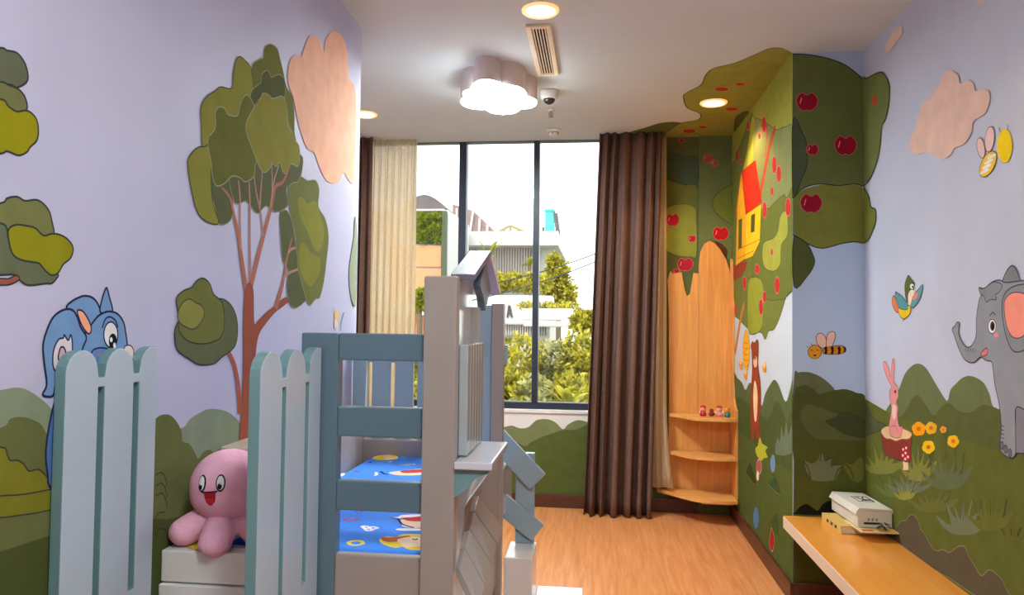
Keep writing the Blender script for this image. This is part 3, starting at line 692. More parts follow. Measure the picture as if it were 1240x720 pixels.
f.poly(q2([(105, 470), (115, 500), (118, 560), (113, 640), (104, 640), (99, 560), (100, 510)]), (232, 190, 150)); f.ell(885 + 108 * .2778, 330 + 388 * .2778, 2.4, 7, (226, 170, 130)); f.ell(885 + 106 * .2778, 330 + 372 * .2778, .8, 2, (30, 20, 20))
f.done()
f = Fig('painted_honey_pot', F_N, 'painted yellow honeycomb hive hanging beside the bear')
f.poly(q2([(68, 248), (80, 290), (83, 350), (78, 410), (68, 425), (58, 400), (53, 340), (58, 280)]), (232, 164, 40), (170, 100, 30), .004)
for k in range(5): f.stroke(q2([(56, 300 + 25 * k), (68, 308 + 25 * k), (81, 302 + 25 * k)]), (180, 110, 30), .004)
for cx, cy_ in ((148, 415), (45, 400), (65, 445)):
    f.ell(885 + cx * .2778, 330 + cy_ * .2778, 2.2, 6, (214, 140, 40)); f.ell(885 + cx * .2778, 330 + (cy_ - 14) * .2778, 1.6, 4, (230, 190, 120))
f.done()
q = Zm(885, 500, .3053)
f = Fig('painted_leaf', F_N, 'painted leaves and small flowers low on the niche wall')
f.poly(q([(105, 170), (98, 140), (108, 130), (116, 95), (124, 118), (132, 125), (148, 135), (138, 150), (148, 175), (132, 178), (124, 188)]), (178, 176, 50), n=2)
f.poly(q([(78, 190), (104, 285), (90, 278), (60, 235)]), (62, 70, 34), (130, 130, 60), .004, smooth=False)
f.poly(q([(172, 248), (200, 325), (186, 318), (148, 280)]), (60, 82, 50), (130, 130, 60), .004, smooth=False)
f.ell(885 + 168 * .3053, 500 + 200 * .3053, 3, 11, (110, 140, 170)); f.ell(885 + 101 * .3053, 500 + 415 * .3053, 3.4, 13, (84, 120, 160))
f.ell(885 + 113 * .3053, 500 + 212 * .3053, 3.2, 9, (170, 90, 80), (222, 200, 180), .004); f.ell(885 + 108 * .3053, 500 + 248 * .3053, 1.6, 6, (226, 206, 170))
f.poly(q([(158, 480), (164, 455), (174, 500), (172, 530), (164, 548), (154, 515)]), (158, 42, 34), (222, 170, 140), .004)
f.poly(q([(180, 395), (192, 440), (190, 480), (172, 470), (162, 430)]), (70, 84, 40))
f.done()

# ---- window wall: left of the shelf, the step, and under the window ---
q = Zm(800, 150, .2778)
f = Fig('painted_crown', F_W, 'painted dark green crown behind the wooden corner shelf')
f._add([(WX1 + .001, .02), (.7515, .02), (.7515, zt), (WX1 + .001, zt)], (86, 94, 58))
f.poly(q([(-60, 130), (20, 130), (60, 128), (110, 140), (160, 152), (160, 272), (110, 265), (60, 250), (20, 240), (-60, 240)]), (70, 84, 66), EDGE, .003)
f.poly(q([(-60, 245), (20, 242), (60, 252), (110, 267), (160, 274), (160, 400), (-60, 400)]), (100, 106, 52), EDGE, .003)
f.poly(q([(20, 400), (30, 365), (60, 352), (110, 350), (150, 365), (157, 420), (157, 570), (130, 578), (80, 575), (40, 560), (20, 530)]), (128, 134, 58), EDGE, .003)
f.done()
f = Fig('painted_apple', F_W, 'painted red apples left of the wooden shelf back')
for cx, cy_, rx, ry in ((52, 418, 28, 27), (137, 500, 16, 15), (107, 612, 33, 28), (67, 645, 15, 14), (90, 72, 13, 9), (22, 465, 9, 15)):
    apple(f, 800 + cx * .2778, 150 + cy_ * .2778, rx * .2778, ry * .2778, (166, 36, 52))
f.done()
f = Fig('painted_crown', F_K, 'painted lime leaf lobe beside the tree house corner')
f.poly(q([(335, 255), (300, 268), (270, 285), (240, 310), (225, 345), (235, 380), (265, 410), (310, 437), (335, 440)]), (108, 116, 50), EDGE, .004)
f.poly(q([(215, 520), (245, 512), (275, 530), (292, 560), (270, 620), (225, 600)]), (84, 50, 32))
f.done()
f = Fig('painted_apple', F_K, 'painted red apples above the arched shelf back')
for cx, cy_, rx, ry, c_ in ((262, 477, 34, 29, (178, 28, 34)), (205, 150, 19, 18, (158, 70, 64)), (236, 171, 15, 15, (158, 70, 64))):
    apple(f, 800 + cx * .2778, 150 + cy_ * .2778, rx * .2778, ry * .2778, c_)
f.done()
q = Zm(600, 480, 1 / 3)
f = Fig('painted_hill', F_W, 'painted green hills on the wall under the window')
xr0, xr1 = -1.9, WX1
def hillrow(pts): return [F_W.inv(*p) for p in spline(q(pts), 4, False)]
a = hillrow([(35, 110), (60, 105), (90, 115), (120, 110), (150, 85), (190, 82), (220, 95), (245, 118), (265, 100), (300, 85), (345, 95)])
f._add([(WX0, .02), (WX0, .55), (-1.6, .62), (-1.2, .5), (-.8, .6)] + a + [(.1, .55), (.3, .6), (WX1, .55), (WX1, .02)], (112, 122, 82))
a = hillrow([(35, 130), (55, 155), (85, 170), (110, 180), (130, 165), (160, 150), (200, 135), (250, 120), (290, 120), (345, 95)])
f._add([(WX0, .02), (WX0, .45), (-1.5, .5), (-.9, .4)] + a + [(.3, .5), (WX1, .45), (WX1, .02)], (84, 94, 48))
f.done()

# ---- ceiling --------------------------------------------------------
q = Zm(740, 30, .4028)
f = Fig('painted_crown', F_C, 'painted olive tree crown spreading over the ceiling corner')
def clip(pts):
    return [(min(s, XR if t > YP else XE), min(t, YW)) for s, t in pts]
a = [F_C.inv(*p) for p in spline(q([(25, 342), (50, 325), (100, 310), (150, 295), (190, 292), (215, 297), (240, 320), (300, 342)]), 4, False)]
f._add(clip(a) + [(.8, YW), (a[0][0], YW)], (96, 104, 56))
L = q([(545, 85), (520, 72), (480, 70), (420, 95), (370, 115), (310, 130), (285, 150), (270, 180), (225, 205), (218, 220), (230, 250), (268, 268), (260, 285), (210, 295), (175, 318), (160, 330), (168, 345)])
a = [F_C.inv(*p) for p in spline(L, 4, False)]
f._add([(XR, YW), (XR, YP)] + clip(a[1:]) , (146, 146, 70))
f.stroke(L[1:], EDGE, .006); f.stroke(q([(25, 341), (50, 325), (100, 310), (150, 295), (190, 292), (212, 296)]), EDGE, .006)
f.poly(q([(374, 282), (390, 266), (412, 260), (402, 288), (372, 322)]), (96, 100, 46), EDGE, .004)
f.done()
f = Fig('painted_apple', F_C, 'painted red apples on the ceiling crown')
for cx, cy_, rx, ry in ((332, 193, 22, 6.5), (388, 178, 16, 5), (362, 253, 20, 5.5), (235, 319, 20, 6), (275, 307, 13, 4), (90, 338, 15, 4)):
    f.ell(740 + cx * .4028, 30 + cy_ * .4028, rx * .4028, ry * .4028, (160, 62, 46), (200, 130, 100), .006)
f.done()

# ================================================================== CEILING FIXTURES
m_fix = mat('white_fixture_plastic', (224, 220, 214), rough=.45)
m_rim = mat('warm_white_fixture_rim', (230, 200, 160), rough=.5)
def downlight(x, y, label, cat='downlight', power=DOWNLIGHT_W):
    t = thing('downlight', label, cat, (x, y, H), 'round downlights set in the ceiling')
    bm = lathe_bm([(.084, 0), (.084, -.006), (.078, -.011), (.066, -.008), (.066, 0)], (0, 0, 0), 36)
    obj('rim', bm, emit('downlight_rim_glare', (1.0, .46, .10), .9), t, True)  # emission on the rim imitates the orange glare halo around the lens
    bm = lathe_bm([(.0655, -.001), (.0655, -.0045), (.001, -.0045)], (0, 0, 0), 36)
    obj('lens', bm, emit('downlight_glow', (1.0, .62, .26), 9.0), t)
    ld = bpy.data.lights.new('downlight_bulb', 'SPOT'); ld.energy = power; ld.color = (1.0, .68, .34)
    ld.spot_size = math.radians(124); ld.spot_blend = .35; ld.shadow_soft_size = .06
    lo = bpy.data.objects.new('bulb', ld); C.objects.link(lo); lo.parent = t; lo.location = (0, 0, -.012)
    return t
downlight(-.262, 3.238, 'round warm downlight in the ceiling just in front of the air vent')
downlight(.726, 4.708, 'round warm downlight glowing in the painted ceiling crown', power=40)
downlight(-1.585, 4.795, 'round warm downlight half hidden by the rounded left wall')
downlight(.72, 2.0, 'added unseen warm fill downlight in the ceiling above the wall bench', power=16)  # added out of view to warm and brighten the bench top
downlight(-.62, .9, 'added unseen warm fill downlight in the ceiling above the camera aisle')  # fill downlight added behind the view to light the near end

# cloud lamp: scalloped drum with a glowing face
def cloud_lamp(cx, cy_, label, strength):
    t = thing('cloud_lamp', label, 'ceiling lamp', (cx, cy_, H))
    K_ = (.70, .90)
    blobs = [(-.02, -.27, .105), (.10, -.12, .155), (-.155, -.10, .10), (-.17, .06, .14), (.02, .18, .15), (.20, .08, .125), (0, .02, .2)]
    pts = []
    for k in range(120):
        a = 2 * math.pi * k / 120; d = Vector((math.cos(a), math.sin(a))); best = 0
        for bx, by, r in blobs:
            c = Vector((bx, by)); pr = c.dot(d); h2 = r * r - (c.dot(c) - pr * pr)
            if h2 > 0: best = max(best, pr + math.sqrt(h2))
        pts.append((d.x * best * K_[0], d.y * best * K_[1]))
    child_ = prism('housing', [pts], XY, -.128, 0, mat('pale_lamp_housing', (216, 200, 196), rough=.5)); child_.parent = t
    inner = [(x * .985, y * .985) for x, y in pts]
    d = prism('diffuser', [inner], XY, -.136, -.1275, emit('cloud_lamp_glow_%d' % strength, (.88, 1.0, .99), strength)); d.parent = t
    return t
cloud_lamp(-.58, 4.11, 'white glowing cloud-shaped ceiling lamp', CLOUD_EMIT)
cloud_lamp(.25, .25, 'added unseen cloud-shaped fill lamp above the entrance end', CLOUD_FILL)  # unseen lamp added as fill for the near walls and bed

# air vent
V0x, V1x, V0y, V1y = -.345, -.222, 3.39, 4.09
t = thing('air_vent', 'cream slotted air vent in the ceiling behind the nearest downlight', 'air vent', (-.283, 3.74, H))
m_vent = mat('cream_vent_metal', (236, 214, 184), rough=.45)
for a in ((V0x, V0x + .026, V0y, V1y), (V1x - .026, V1x, V0y, V1y), (V0x + .026, V1x - .026, V0y, V0y + .03), (V0x + .026, V1x - .026, V1y - .03, V1y)):
    box('frame', *a, H - .014, H - .0005, m_vent, t)
box('backing', V0x + .02, V1x - .02, V0y + .02, V1y - .02, H - .004, H - .0006, mat('vent_dark', (26, 20, 18), rough=.9), t, bev=0)
for k in range(5):
    x = V0x + .026 + (V1x - V0x - .052) * (k + .5) / 5
    box('slat', x - .0028, x + .0028, V0y + .03, V1y - .03, H - .013, H - .004, m_vent, t, bev=.001)
# dome camera, sprinkler, smoke detector
t = thing('security_camera', 'small white dome security camera beside the cloud lamp', 'security camera', (-.297, 4.40, H))
obj('base', lathe_bm([(.058, 0), (.058, -.012), (.05, -.045), (.044, -.05)], seg=28), m_fix, t, True)
obj('dome', ball_bm((0, 0, -.048), (.037, .037, .034)), mat('dark_dome', (40, 36, 44), rough=.1, coat=.6), t, True)
t = thing('sprinkler', 'small metal fire sprinkler head behind the security camera', 'sprinkler', (-.312, 4.79, H))
m_met = mat('brushed_metal', (150, 140, 130), rough=.3, metal=.9)
obj('escutcheon', lathe_bm([(.022, 0), (.022, -.004), (.01, -.008)], seg=20), m_fix, t, True)
obj('stem', tube_bm([(0, 0, -.006), (0, 0, -.045)], .006), m_met, t)
obj('deflector', lathe_bm([(.018, -.046), (.018, -.049), (.004, -.052)], seg=16), m_met, t)
obj('arm', tube_bm([(-.011, 0, -.02), (-.014, 0, -.034), (0, 0, -.047), (.014, 0, -.034), (.011, 0, -.02)], .003, 6), m_met, t)
t = thing('smoke_detector', 'white round smoke detector on the ceiling near the window', 'smoke detector', (-.323, 5.30, H))
obj('base', lathe_bm([(.055, 0), (.055, -.012), (.046, -.018)], seg=28), m_fix, t, True)
obj('chamber', lathe_bm([(.036, -.018), (.038, -.03), (.03, -.042), (.01, -.044)], seg=28), m_fix, t, True)
for k in range(6):
    a = 2 * math.pi * k / 6 + .4
    obj('slot', bbox(bmesh.new(), .036 * math.cos(a) - .004, .036 * math.cos(a) + .004, .036 * math.sin(a) - .004, .036 * math.sin(a) + .004, -.032, -.024), mat('dark_slot', (110, 60, 50)), t)

# ================================================================== CURTAINS
def curtain(name, x0, x1, yc, z0, z1, folds, amp, m, label, cat='curtain', flare=0.0, seed=1, kick=None, group=None):
    r = random.Random(seed); nu, nz = folds * 14, 26
    ph = [r.uniform(-.5, .5) for _ in range(folds + 2)]; am = [r.uniform(.7, 1.25) for _ in range(folds + 2)]
    bm = bmesh.new(); grid = []
    for j in range(nz + 1):
        v = j / nz; z = z1 + (z0 - z1) * v; row = []
        for i in range(nu + 1):
            u = i / nu; k = u * folds; i0 = int(min(k, folds - 1e-6)); fr_ = k - i0
            p_ = ph[i0] * (1 - fr_) + ph[i0 + 1] * fr_; a_ = am[i0] * (1 - fr_) + am[i0 + 1] * fr_
            spread = 1 + flare * v
            xm = (x0 + x1) / 2
            x = xm + ((x0 + (x1 - x0) * u) - xm) * spread + .006 * math.sin(2 * math.pi * k * 2 + v * 2)
            y = yc + amp * a_ * (.55 + .45 * v) * math.sin(2 * math.pi * k + p_ * 1.6 * (1 + v * .5)) - .02 * v
            if kick: x, y = kick(x, y, u, v)
            row.append(bm.verts.new((x, y, z)))
        grid.append(row)
    for j in range(nz):
        for i in range(nu):
            bm.faces.new((grid[j][i], grid[j][i + 1], grid[j + 1][i + 1], grid[j + 1][i]))
    o = obj(name, bm, m, None, True, origin=((x0 + x1) / 2, yc, z0))
    md = o.modifiers.new('cloth', 'SOLIDIFY'); md.thickness = .003; md.offset = 0
    return tag(o, label, cat, group)
m_curt = mat('brown_curtain_cloth', (98, 74, 66), rough=.9, var=.12, scale=40, spec=.1, bump=.2, g=1.35)
def lean(x, y, u, v): return x - .085 * v + .02 * math.sin(u * 9 + 1) * (1 - v * .5), y
curtain('drape', -.005, .475, 5.40, .004, H - .005, 6, .06, m_curt, 'brown floor-length drape gathered right of the window', flare=.03, seed=12, kick=lean)
curtain('drape', -1.95, -1.71, 5.40, .015, H - .005, 4, .045, m_curt, 'dark brown drape gathered at the left end of the window', seed=9)
sheer = bpy.data.materials.new('cream_sheer_voile'); sheer.use_nodes = True
nt = sheer.node_tree; nt.nodes.clear()
out = nt.nodes.new('ShaderNodeOutputMaterial'); m1 = nt.nodes.new('ShaderNodeMixShader'); m2 = nt.nodes.new('ShaderNodeMixShader')
df = nt.nodes.new('ShaderNodeBsdfDiffuse'); tl = nt.nodes.new('ShaderNodeBsdfTranslucent'); tr = nt.nodes.new('ShaderNodeBsdfTransparent')
df.inputs[0].default_value = (.86, .76, .58, 1); tl.inputs[0].default_value = (.92, .78, .56, 1)
tc = nt.nodes.new('ShaderNodeTexCoord'); wv = nt.nodes.new('ShaderNodeTexNoise'); wv.inputs['Scale'].default_value = 60
nt.links.new(tc.outputs['Object'], wv.inputs['Vector'])
mr = nt.nodes.new('ShaderNodeMapRange'); mr.inputs['To Min'].default_value = .14; mr.inputs['To Max'].default_value = .34
nt.links.new(wv.outputs['Fac'], mr.inputs['Value'])
m1.inputs[0].default_value = .55
nt.links.new(df.outputs[0], m1.inputs[1]); nt.links.new(tl.outputs[0], m1.inputs[2])
nt.links.new(mr.outputs[0], m2.inputs[0]); nt.links.new(m1.outputs[0], m2.inputs[1]); nt.links.new(tr.outputs[0], m2.inputs[2]); nt.links.new(m2.outputs[0], out.inputs[0])
curtain('sheer_curtain', -1.76, -1.392, 5.49, .02, H - .005, 7, .03, sheer, 'cream see-through voile curtain beside the left drape', seed=3)
def kick(x, y, u, v):
    k = max(0, (v - .72) / .28); return x + .05 * k * k * u, y - .03 * k
curtain('sheer_curtain', .40, .505, 5.49, .205, H - .005, 2, .022, sheer, 'cream voile curtain edge between brown drape and wooden shelf', seed=6, kick=kick)

# ================================================================== PLAY BED
m_blue = mat('blue_grey_bed_paint', (92, 116, 132), rough=.28, var=.03, scale=5, spec=.5, coat=.3)
m_pale = mat('pale_lavender_bed_paint', (204, 202, 212), rough=.2, var=.03, scale=5, spec=.5, coat=.4)
m_taupe = mat('pale_taupe_bed_paint', (160, 148, 143), rough=.3, var=.03, scale=5, spec=.5, coat=.3)
m_steel = mat('light_blue_bed_paint', (150, 172, 186), rough=.3, var=.03, scale=5, spec=.5, coat=.3)
m_wht = mat('white_bed_paint', (236, 232, 234), rough=.25, var=.03, scale=5, spec=.5, coat=.4)
m_gap = mat('teal_paint_edge_shade', (112, 146, 152), rough=.4, var=.03)  # panel edges: shade painted in as darker teal; also colours the shelf brackets
bed = thing('play_bed', 'blue and lavender raised play bed with picket panels, ladder rails and little house front', 'bed', (-.75, 2.5, 0))
def bb(name, *a, m=m_blue, bev=.004): return box(name, *a, m, bed, bev)

FX = -.356           # house-front plane
# posts
bb('post', -.776, -.674, 1.86, 1.90, 0, 1.362, m=m_blue)
bb('post', -.442, FX, 1.84, 1.885, 0, 1.513, m=m_taupe)
bb('post', -.404, FX, 2.80, 2.845, 0, 1.468, m=m_taupe)
bb('post', -1.125, -1.063, 3.30, 3.34, 0, 1.33, m=m_steel)
bb('post', -.50, -.455, 3.27, 3.30, 0, 1.30, m=m_blue)
bb('post_board', -.462, -.4045, 2.812, 2.838, .80, 1.462, m=m_steel)
# ladder rails between the two near posts
for z0, z1 in ((1.291, 1.362), (1.092, 1.17), (.90, .978)):
    bb('rail', -.674, -.442, 1.862, 1.888, z0, z1)
bb('rail', -.674, -.442, 1.862, 1.888, .60, .788, m=m_taupe)
# deck, frame boards
bb('deck', -1.12, -.40, 1.89, 3.30, .62, .68, m=m_wht)
bb('front_board', -1.133, -.776, 1.825, 1.865, .705, .787, m=m_wht)
bb('front_board', -1.133, -.776, 1.815, 1.865, .40, .702, m=m_wht)
bb('entry_ledge', -1.133, -.776, 1.865, 1.90, .70, .787, m=m_wht)
bb('side_board', -.40, -.37, 1.885, 2.80, .40, .87, m=m_taupe)
bb('side_board', -.40, -.37, 2.845, 3.27, .60, .80, m=m_pale)
bb('end_board', -1.06, -.404, 3.245, 3.30, .62, .855, m=m_taupe)
# low padded guard board along the wall, rounded near end
gp = [(-1.133, 2.12), (-1.12, 2.10), (-1.08, 2.10), (-1.05, 2.108), (-1.03, 2.13), (-1.015, 2.16), (-1.003, 2.25), (-1.0, 2.8), (-1.02, 3.05), (-1.05, 3.24), (-1.133, 3.24)]
prism('guard_board', [gp], XY, .69, 1.008, mat('pale_guard_paint', (190, 174, 164), rough=.35, coat=.2), bed, .008)
# picket panels running towards the room, scalloped tops, slots between the pickets
def panel(x, y0, y1):
    wd = (y1 - y0) / 2.55; gap = .026; pts = [(y0, .45)]
    tops = []
    def arc(a, b, cut=None):
        r = (b - a) / 2; n = 10; out_ = []
        for k in range(n + 1):
            th = math.pi - math.pi * k / n; px = (a + b) / 2 + r * math.cos(th)
            if cut is not None and px > cut: break
            out_.append((px, 1.325 - r * .95 + r * .95 * math.sin(th)))
        return out_
    p1 = (y0, y0 + wd - gap); p2 = (y0 + wd, y0 + 2 * wd - gap); p3 = (y0 + 2 * wd, y0 + 3 * wd - gap)
    pts += arc(*p1) + [(p1[1] + .003, 1.262), (p2[0] - .003, 1.262)] + arc(*p2) + [(p2[1] + .003, 1.262), (p3[0] - .003, 1.262)] + arc(*p3, cut=y1) + [(y1, 1.325), (y1, .45)]
    h1 = [(p1[1] + .002, .745), (p2[0] - .002, .745), (p2[0] - .002, 1.24), (p1[1] + .002, 1.24)]
    h2 = [(p2[1] + .002, .745), (p3[0] - .002, .745), (p3[0] - .002, 1.24), (p2[1] + .002, 1.24)]
    o = prism('picket_panel', [pts, h1, h2], YZ, x - .026, x, m_panel, bed, .003)
    o.data.materials.append(m_gap)
    for p in o.data.polygons:
        if abs(p.normal.x) < .5: p.material_index = 1
    return o
m_panel = mat('pale_blue_panel_paint', (182, 196, 212), rough=.3, var=.03, scale=5, spec=.5, coat=.3)
panel(-1.105, 1.420, 1.742)
panel(-.715, 1.50, 1.848)
# far-end fence boards
for x0, x1 in ((-1.034, -.945), (-.925, -.839), (-.819, -.73), (-.71, -.62), (-.60, -.51)):
    bb('fence_board', x0, x1, 3.305, 3.325, .80, 1.32, m=m_steel)
bb('fence_rail', -1.06, -.404, 3.326, 3.346, 1.20, 1.29, m=m_steel)
# house front: wall with arched window opening, gable roof, shutter, shelf, plank awning
facade = prism('house_wall', [[(1.885, .45), (2.42, .45), (2.42, 1.0), (2.17, 1.0), (2.17, 1.40), (2.19, 1.47), (2.25, 1.50), (2.26, 1.56), (2.20, 1.59), (1.885, 1.49)]], lambda u, v, w_: (w_ - .06 * (u - 1.885), u, v), FX - .025, FX - .003, m_pale, bed, .002)
bb('door_jamb', FX - .03, FX + .006, 2.17, 2.20, .95, 1.44, m=m_taupe)
# roof slopes: ridge runs out from the wall
def slab(name, p, th, m):
    """four corner points of the upper face, thickness downwards along the normal"""
    P = [Vector(v) for v in p]; n_ = (P[1] - P[0]).cross(P[3] - P[0]).normalized()
    if n_.z > 0: n_ = -n_
    bm = bmesh.new(); A = [bm.verts.new(v) for v in P]; B = [bm.verts.new(v + n_ * th) for v in P]
    bm.faces.new(A); bm.faces.new(list(reversed(B)))
    for i in range(4): bm.faces.new((A[i], A[(i + 1) % 4], B[(i + 1) % 4], B[i]))
    o = obj(name, bm, m); md = o.modifiers.new('bevel', 'BEVEL'); md.width = .002; md.segments = 2
    child(o, bed); return o
RX0, RX1 = -.388, -.322
slab('roof_slope', [(RX0, 2.20, 1.612), (RX1, 2.20, 1.612), (RX1, 1.915, 1.522), (RX0, 1.915, 1.522)], .016, mat('lavender_roof_paint', (116, 112, 136), rough=.5, coat=.1))
slab('roof_slope', [(RX0, 2.20, 1.612), (RX1, 2.20, 1.612), (RX1, 2.44, 1.50), (RX0, 2.44, 1.50)], .016, m_pale)
prism('roof_bracket', [spline([(2.10, 1.50), (2.15, 1.55), (2.2, 1.57), (2.26, 1.54), (2.3, 1.49), (2.25, 1.47), (2.2, 1.43), (2.16, 1.47)], 3)], YZ, FX - .002, FX + .02, m_blue, bed)
# shutter of upright planks
sh = bpy.data.objects.new('shutter', None); C.objects.link(sh); child(sh, bed)
sh.location = Vector((FX + .012, 2.0, 1.2)) - Vector(bed.location)
m_shut = mat('grey_green_shutter_paint', (168, 172, 176), rough=.22, coat=.5)
for k in range(6):
    y0 = 1.895 + .044 * k
    o = box('plank', FX - .002, FX + .022, y0, y0 + .041, 1.045, 1.335, m_shut, None, .004)
    o.parent = sh; o.location = Vector((0, 0, 0)) - Vector((FX + .012, 2.0, 1.2))
# shelf under the window with a curved bracket
bb('window_shelf', FX, -.258, 1.83, 2.16, 1.022, 1.042, m=m_pale)
prism('shelf_bracket', [[(FX, 1.021), (-.27, 1.021)] + spline([(-.27, 1.012), (-.30, 1.0), (-.32, .975), (-.345, .955), (FX, .95)], 3, False)], XZ, 1.845, 1.87, m_gap, bed)
prism('shelf_bracket', [[(FX, 1.021), (-.27, 1.021)] + spline([(-.27, 1.012), (-.30, 1.0), (-.32, .975), (-.345, .955), (FX, .95)], 3, False)], XZ, 2.11, 2.135, m_gap, bed)
# plank awning under the shelf
Bv, Av, Cv, Dv = Vector((-.345, 2.17, .88)), Vector((-.345, 1.87, .765)), Vector((-.285, 2.29, .755)), Vector((-.285, 1.80, .69))
for k in range(4):
    a, b_ = k / 4 + .006, (k + 1) / 4 - .006
    slab('awning_plank', [Bv.lerp(Av, a), Bv.lerp(Av, b_), Cv.lerp(Dv, b_), Cv.lerp(Dv, a)], .018, m_taupe)
# steps with side rails and balusters
bb('step', FX, -.243, 2.885, 3.105, 0, .47, m=m_wht)
bb('step', -.243, -.05, 2.885, 3.185, 0, .262, m=m_wht)
bb('baluster', -.333, -.253, 3.075, 3.10, .47, .848, m=m_steel)
def rail2(p0, p1, wd, y0, y1):
    d = (Vector(p1) - Vector(p0)).normalized(); n_ = Vector((-d.y, d.x)) * wd / 2
    P0, P1 = Vector(p0), Vector(p1)
    prism('stair_rail', [[tuple(P0 + n_), tuple(P1 + n_), tuple(P1 - n_), tuple(P0 - n_)]], XZ, y0, y1, m_steel, bed, .004)
rail2((-.45, .945), (-.238, .732), .092, 3.052, 3.074)
rail2((-.46, .69), (-.235, .478 + .045), .085, 3.052, 3.074)

# mattress with printed sheet
m_sheet = mat('blue_cotton_sheet', (58, 126, 236), rough=.85, var=.05, scale=20, g=1.25)
bm = bmesh.new(); bbox(bm, -1.0, -.41, 1.9, 3.24, .682, .788, .018)
mat_o = obj('mattress', bm, m_sheet, None, True, origin=(-.7, 2.55, .682))
tag(mat_o, 'bright blue printed mattress lying inside the play bed', 'mattress')
class Flat:
    pass
F_M = Face(mat_o, plane_inv(2, .788, 0, 1), lambda s, t, o: (s + .7, t - 2.55, .788 - .682 + o))
q = Zm(390, 520, .2778)
HAIR, SKIN, WHT, RD = (226, 196, 70), (240, 206, 180), (232, 228, 236), (196, 60, 70)
f = Fig('printed_child', F_M, 'printed yellow-haired cartoon child face on the sheet')
f.poly(q([(250, 485), (275, 465), (320, 468), (360, 455), (440, 462), (440, 520), (380, 522), (350, 510), (320, 515), (280, 505)]), HAIR)
f.poly(q([(262, 468), (300, 470), (380, 462), (372, 480), (300, 490), (262, 482)]), (186, 96, 66))
f.poly(q([(330, 478), (400, 466), (440, 480), (440, 505), (380, 512), (345, 500)]), SKIN)
f.stroke(q([(395, 476), (408, 480), (415, 475)]), (60, 50, 60), .006); f.done()
f = Fig('printed_child', F_M, 'printed cartoon child in red on the sheet')
f.poly(q([(300, 384), (330, 380), (350, 372), (430, 370), (430, 380), (360, 386)]), WHT)
f.poly(q([(340, 395), (380, 385), (440, 380), (440, 425), (360, 425), (345, 412)]), SKIN)
f.poly(q([(345, 385), (390, 382), (440, 378), (440, 398), (380, 398)]), RD)
f.stroke(q([(300, 384), (330, 390), (350, 412), (400, 427)]), (40, 44, 90), .007)
f.poly(q([(322, 432), (380, 430), (430, 432), (430, 440), (340, 440)]), WHT); f.done()
def glyphs(name, strokes, col, lw):
    f = Fig(name, F_M)
    for L in strokes: f.stroke(q(L), col, lw, n=6)
    f.done()
glyphs('printed_letter', [[(178, 494), (170, 486), (140, 485), (118, 490), (122, 500), (148, 504), (176, 498), (178, 494)]], (222, 206, 90), .012)
glyphs('printed_letter', [[(202, 422), (176, 421), (186, 431), (196, 440), (214, 440)], [(186, 430), (204, 430)]], WHT, .011)
glyphs('printed_letter', [[(222, 440), (206, 426), (226, 424), (240, 430), (218, 434)]], WHT, .011)
glyphs('printed_ring', [[(90, 392), (125, 386), (155, 390), (130, 398), (90, 394)]], (190, 80, 100), .008)
glyphs('printed_mark', [[(255, 182), (270, 192), (290, 196)]], (40, 50, 110), .012)
glyphs('printed_mark', [[(235, 186), (238, 196), (228, 200)]], WHT, .012)
glyphs('printed_mark', [[(365, 155), (395, 150), (405, 154)]], (214, 200, 110), .012)
glyphs('printed_mark', [[(140, 180), (160, 186)]], (150, 70, 110), .01)
glyphs('printed_mark', [[(205, 145), (215, 141)]], (40, 50, 110), .01)
for k in range(26):      # loose confetti of the same print over the rest of the sheet
    x, y = rng.uniform(-.97, -.45), rng.uniform(1.98, 3.18); a = rng.uniform(0, 6.28); L = rng.uniform(.012, .03)
    f = Fig('printed_mark', F_M); f._ribbon([(x, y), (x + L * .6 * math.cos(a), y + L * .6 * math.sin(a)), (x + L * math.cos(a + .6), y + L * math.sin(a + .6))], .008, [WHT, (214, 200, 110), (150, 70, 110), (40, 50, 110)][k % 4]); f.done()
f = Fig('printed_child', F_M, 'small printed blond child head at the far end of the sheet')
f.poly(q([(220, 125), (250, 112), (300, 110), (330, 118), (320, 130), (270, 134), (235, 132)]), HAIR); f.poly(q([(265, 115), (300, 112), (312, 124), (280, 130)]), SKIN); f.done()
f = Fig('printed_child', F_M, 'printed child figure in red in the middle of the sheet')
f.poly(q([(290, 190), (330, 182), (440, 172), (440, 196), (340, 200)]), SKIN); f.poly(q([(345, 180), (440, 174), (440, 186), (360, 190)]), RD); f.done()
f = Fig('printed_shape', F_M); f.poly(q([(90, 222), (140, 215), (195, 220), (190, 229), (70, 229)]), SKIN); f.done()
f = Fig('printed_shape', F_M); f.poly(q([(70, 196), (100, 190), (92, 202), (70, 206)]), WHT); f.done()
f = Fig('printed_shape', F_M); f.poly([(224, 660), (236, 656), (252, 655), (258, 662), (240, 666)], (206, 190, 60)); f.done()

# octopus plush
m_pink = mat('pink_plush', (240, 172, 198), rough=.95, var=.1, scale=18, spec=.1, bump=.5, g=1.15)
Hc = Vector((-1.0, 1.925, .94)); R_h = .1
octo = thing('octopus_plush', 'pink octopus plush toy with smiling face on the bed ledge', 'plush toy', (Hc.x, Hc.y, .788))
loc = Vector((Hc.x, Hc.y, .788))
def plush(name, bm, m, vox=.006, it=4):
    ob = obj(name, bm, m, octo, True)
    rm = ob.modifiers.new('plush', 'REMESH'); rm.mode = 'VOXEL'; rm.voxel_size = vox; rm.use_smooth_shade = True
    sm = ob.modifiers.new('soft', 'SMOOTH'); sm.factor = .5; sm.iterations = it
    return ob
bm = bmesh.new(); ball_bm(Hc - loc, (.104, .1, .098), bm, 28, 18); ball_bm(Hc - loc + Vector((.004, 0, -.02)), (.107, .1, .075), bm, 28, 18)
plush('head', bm, m_pink)
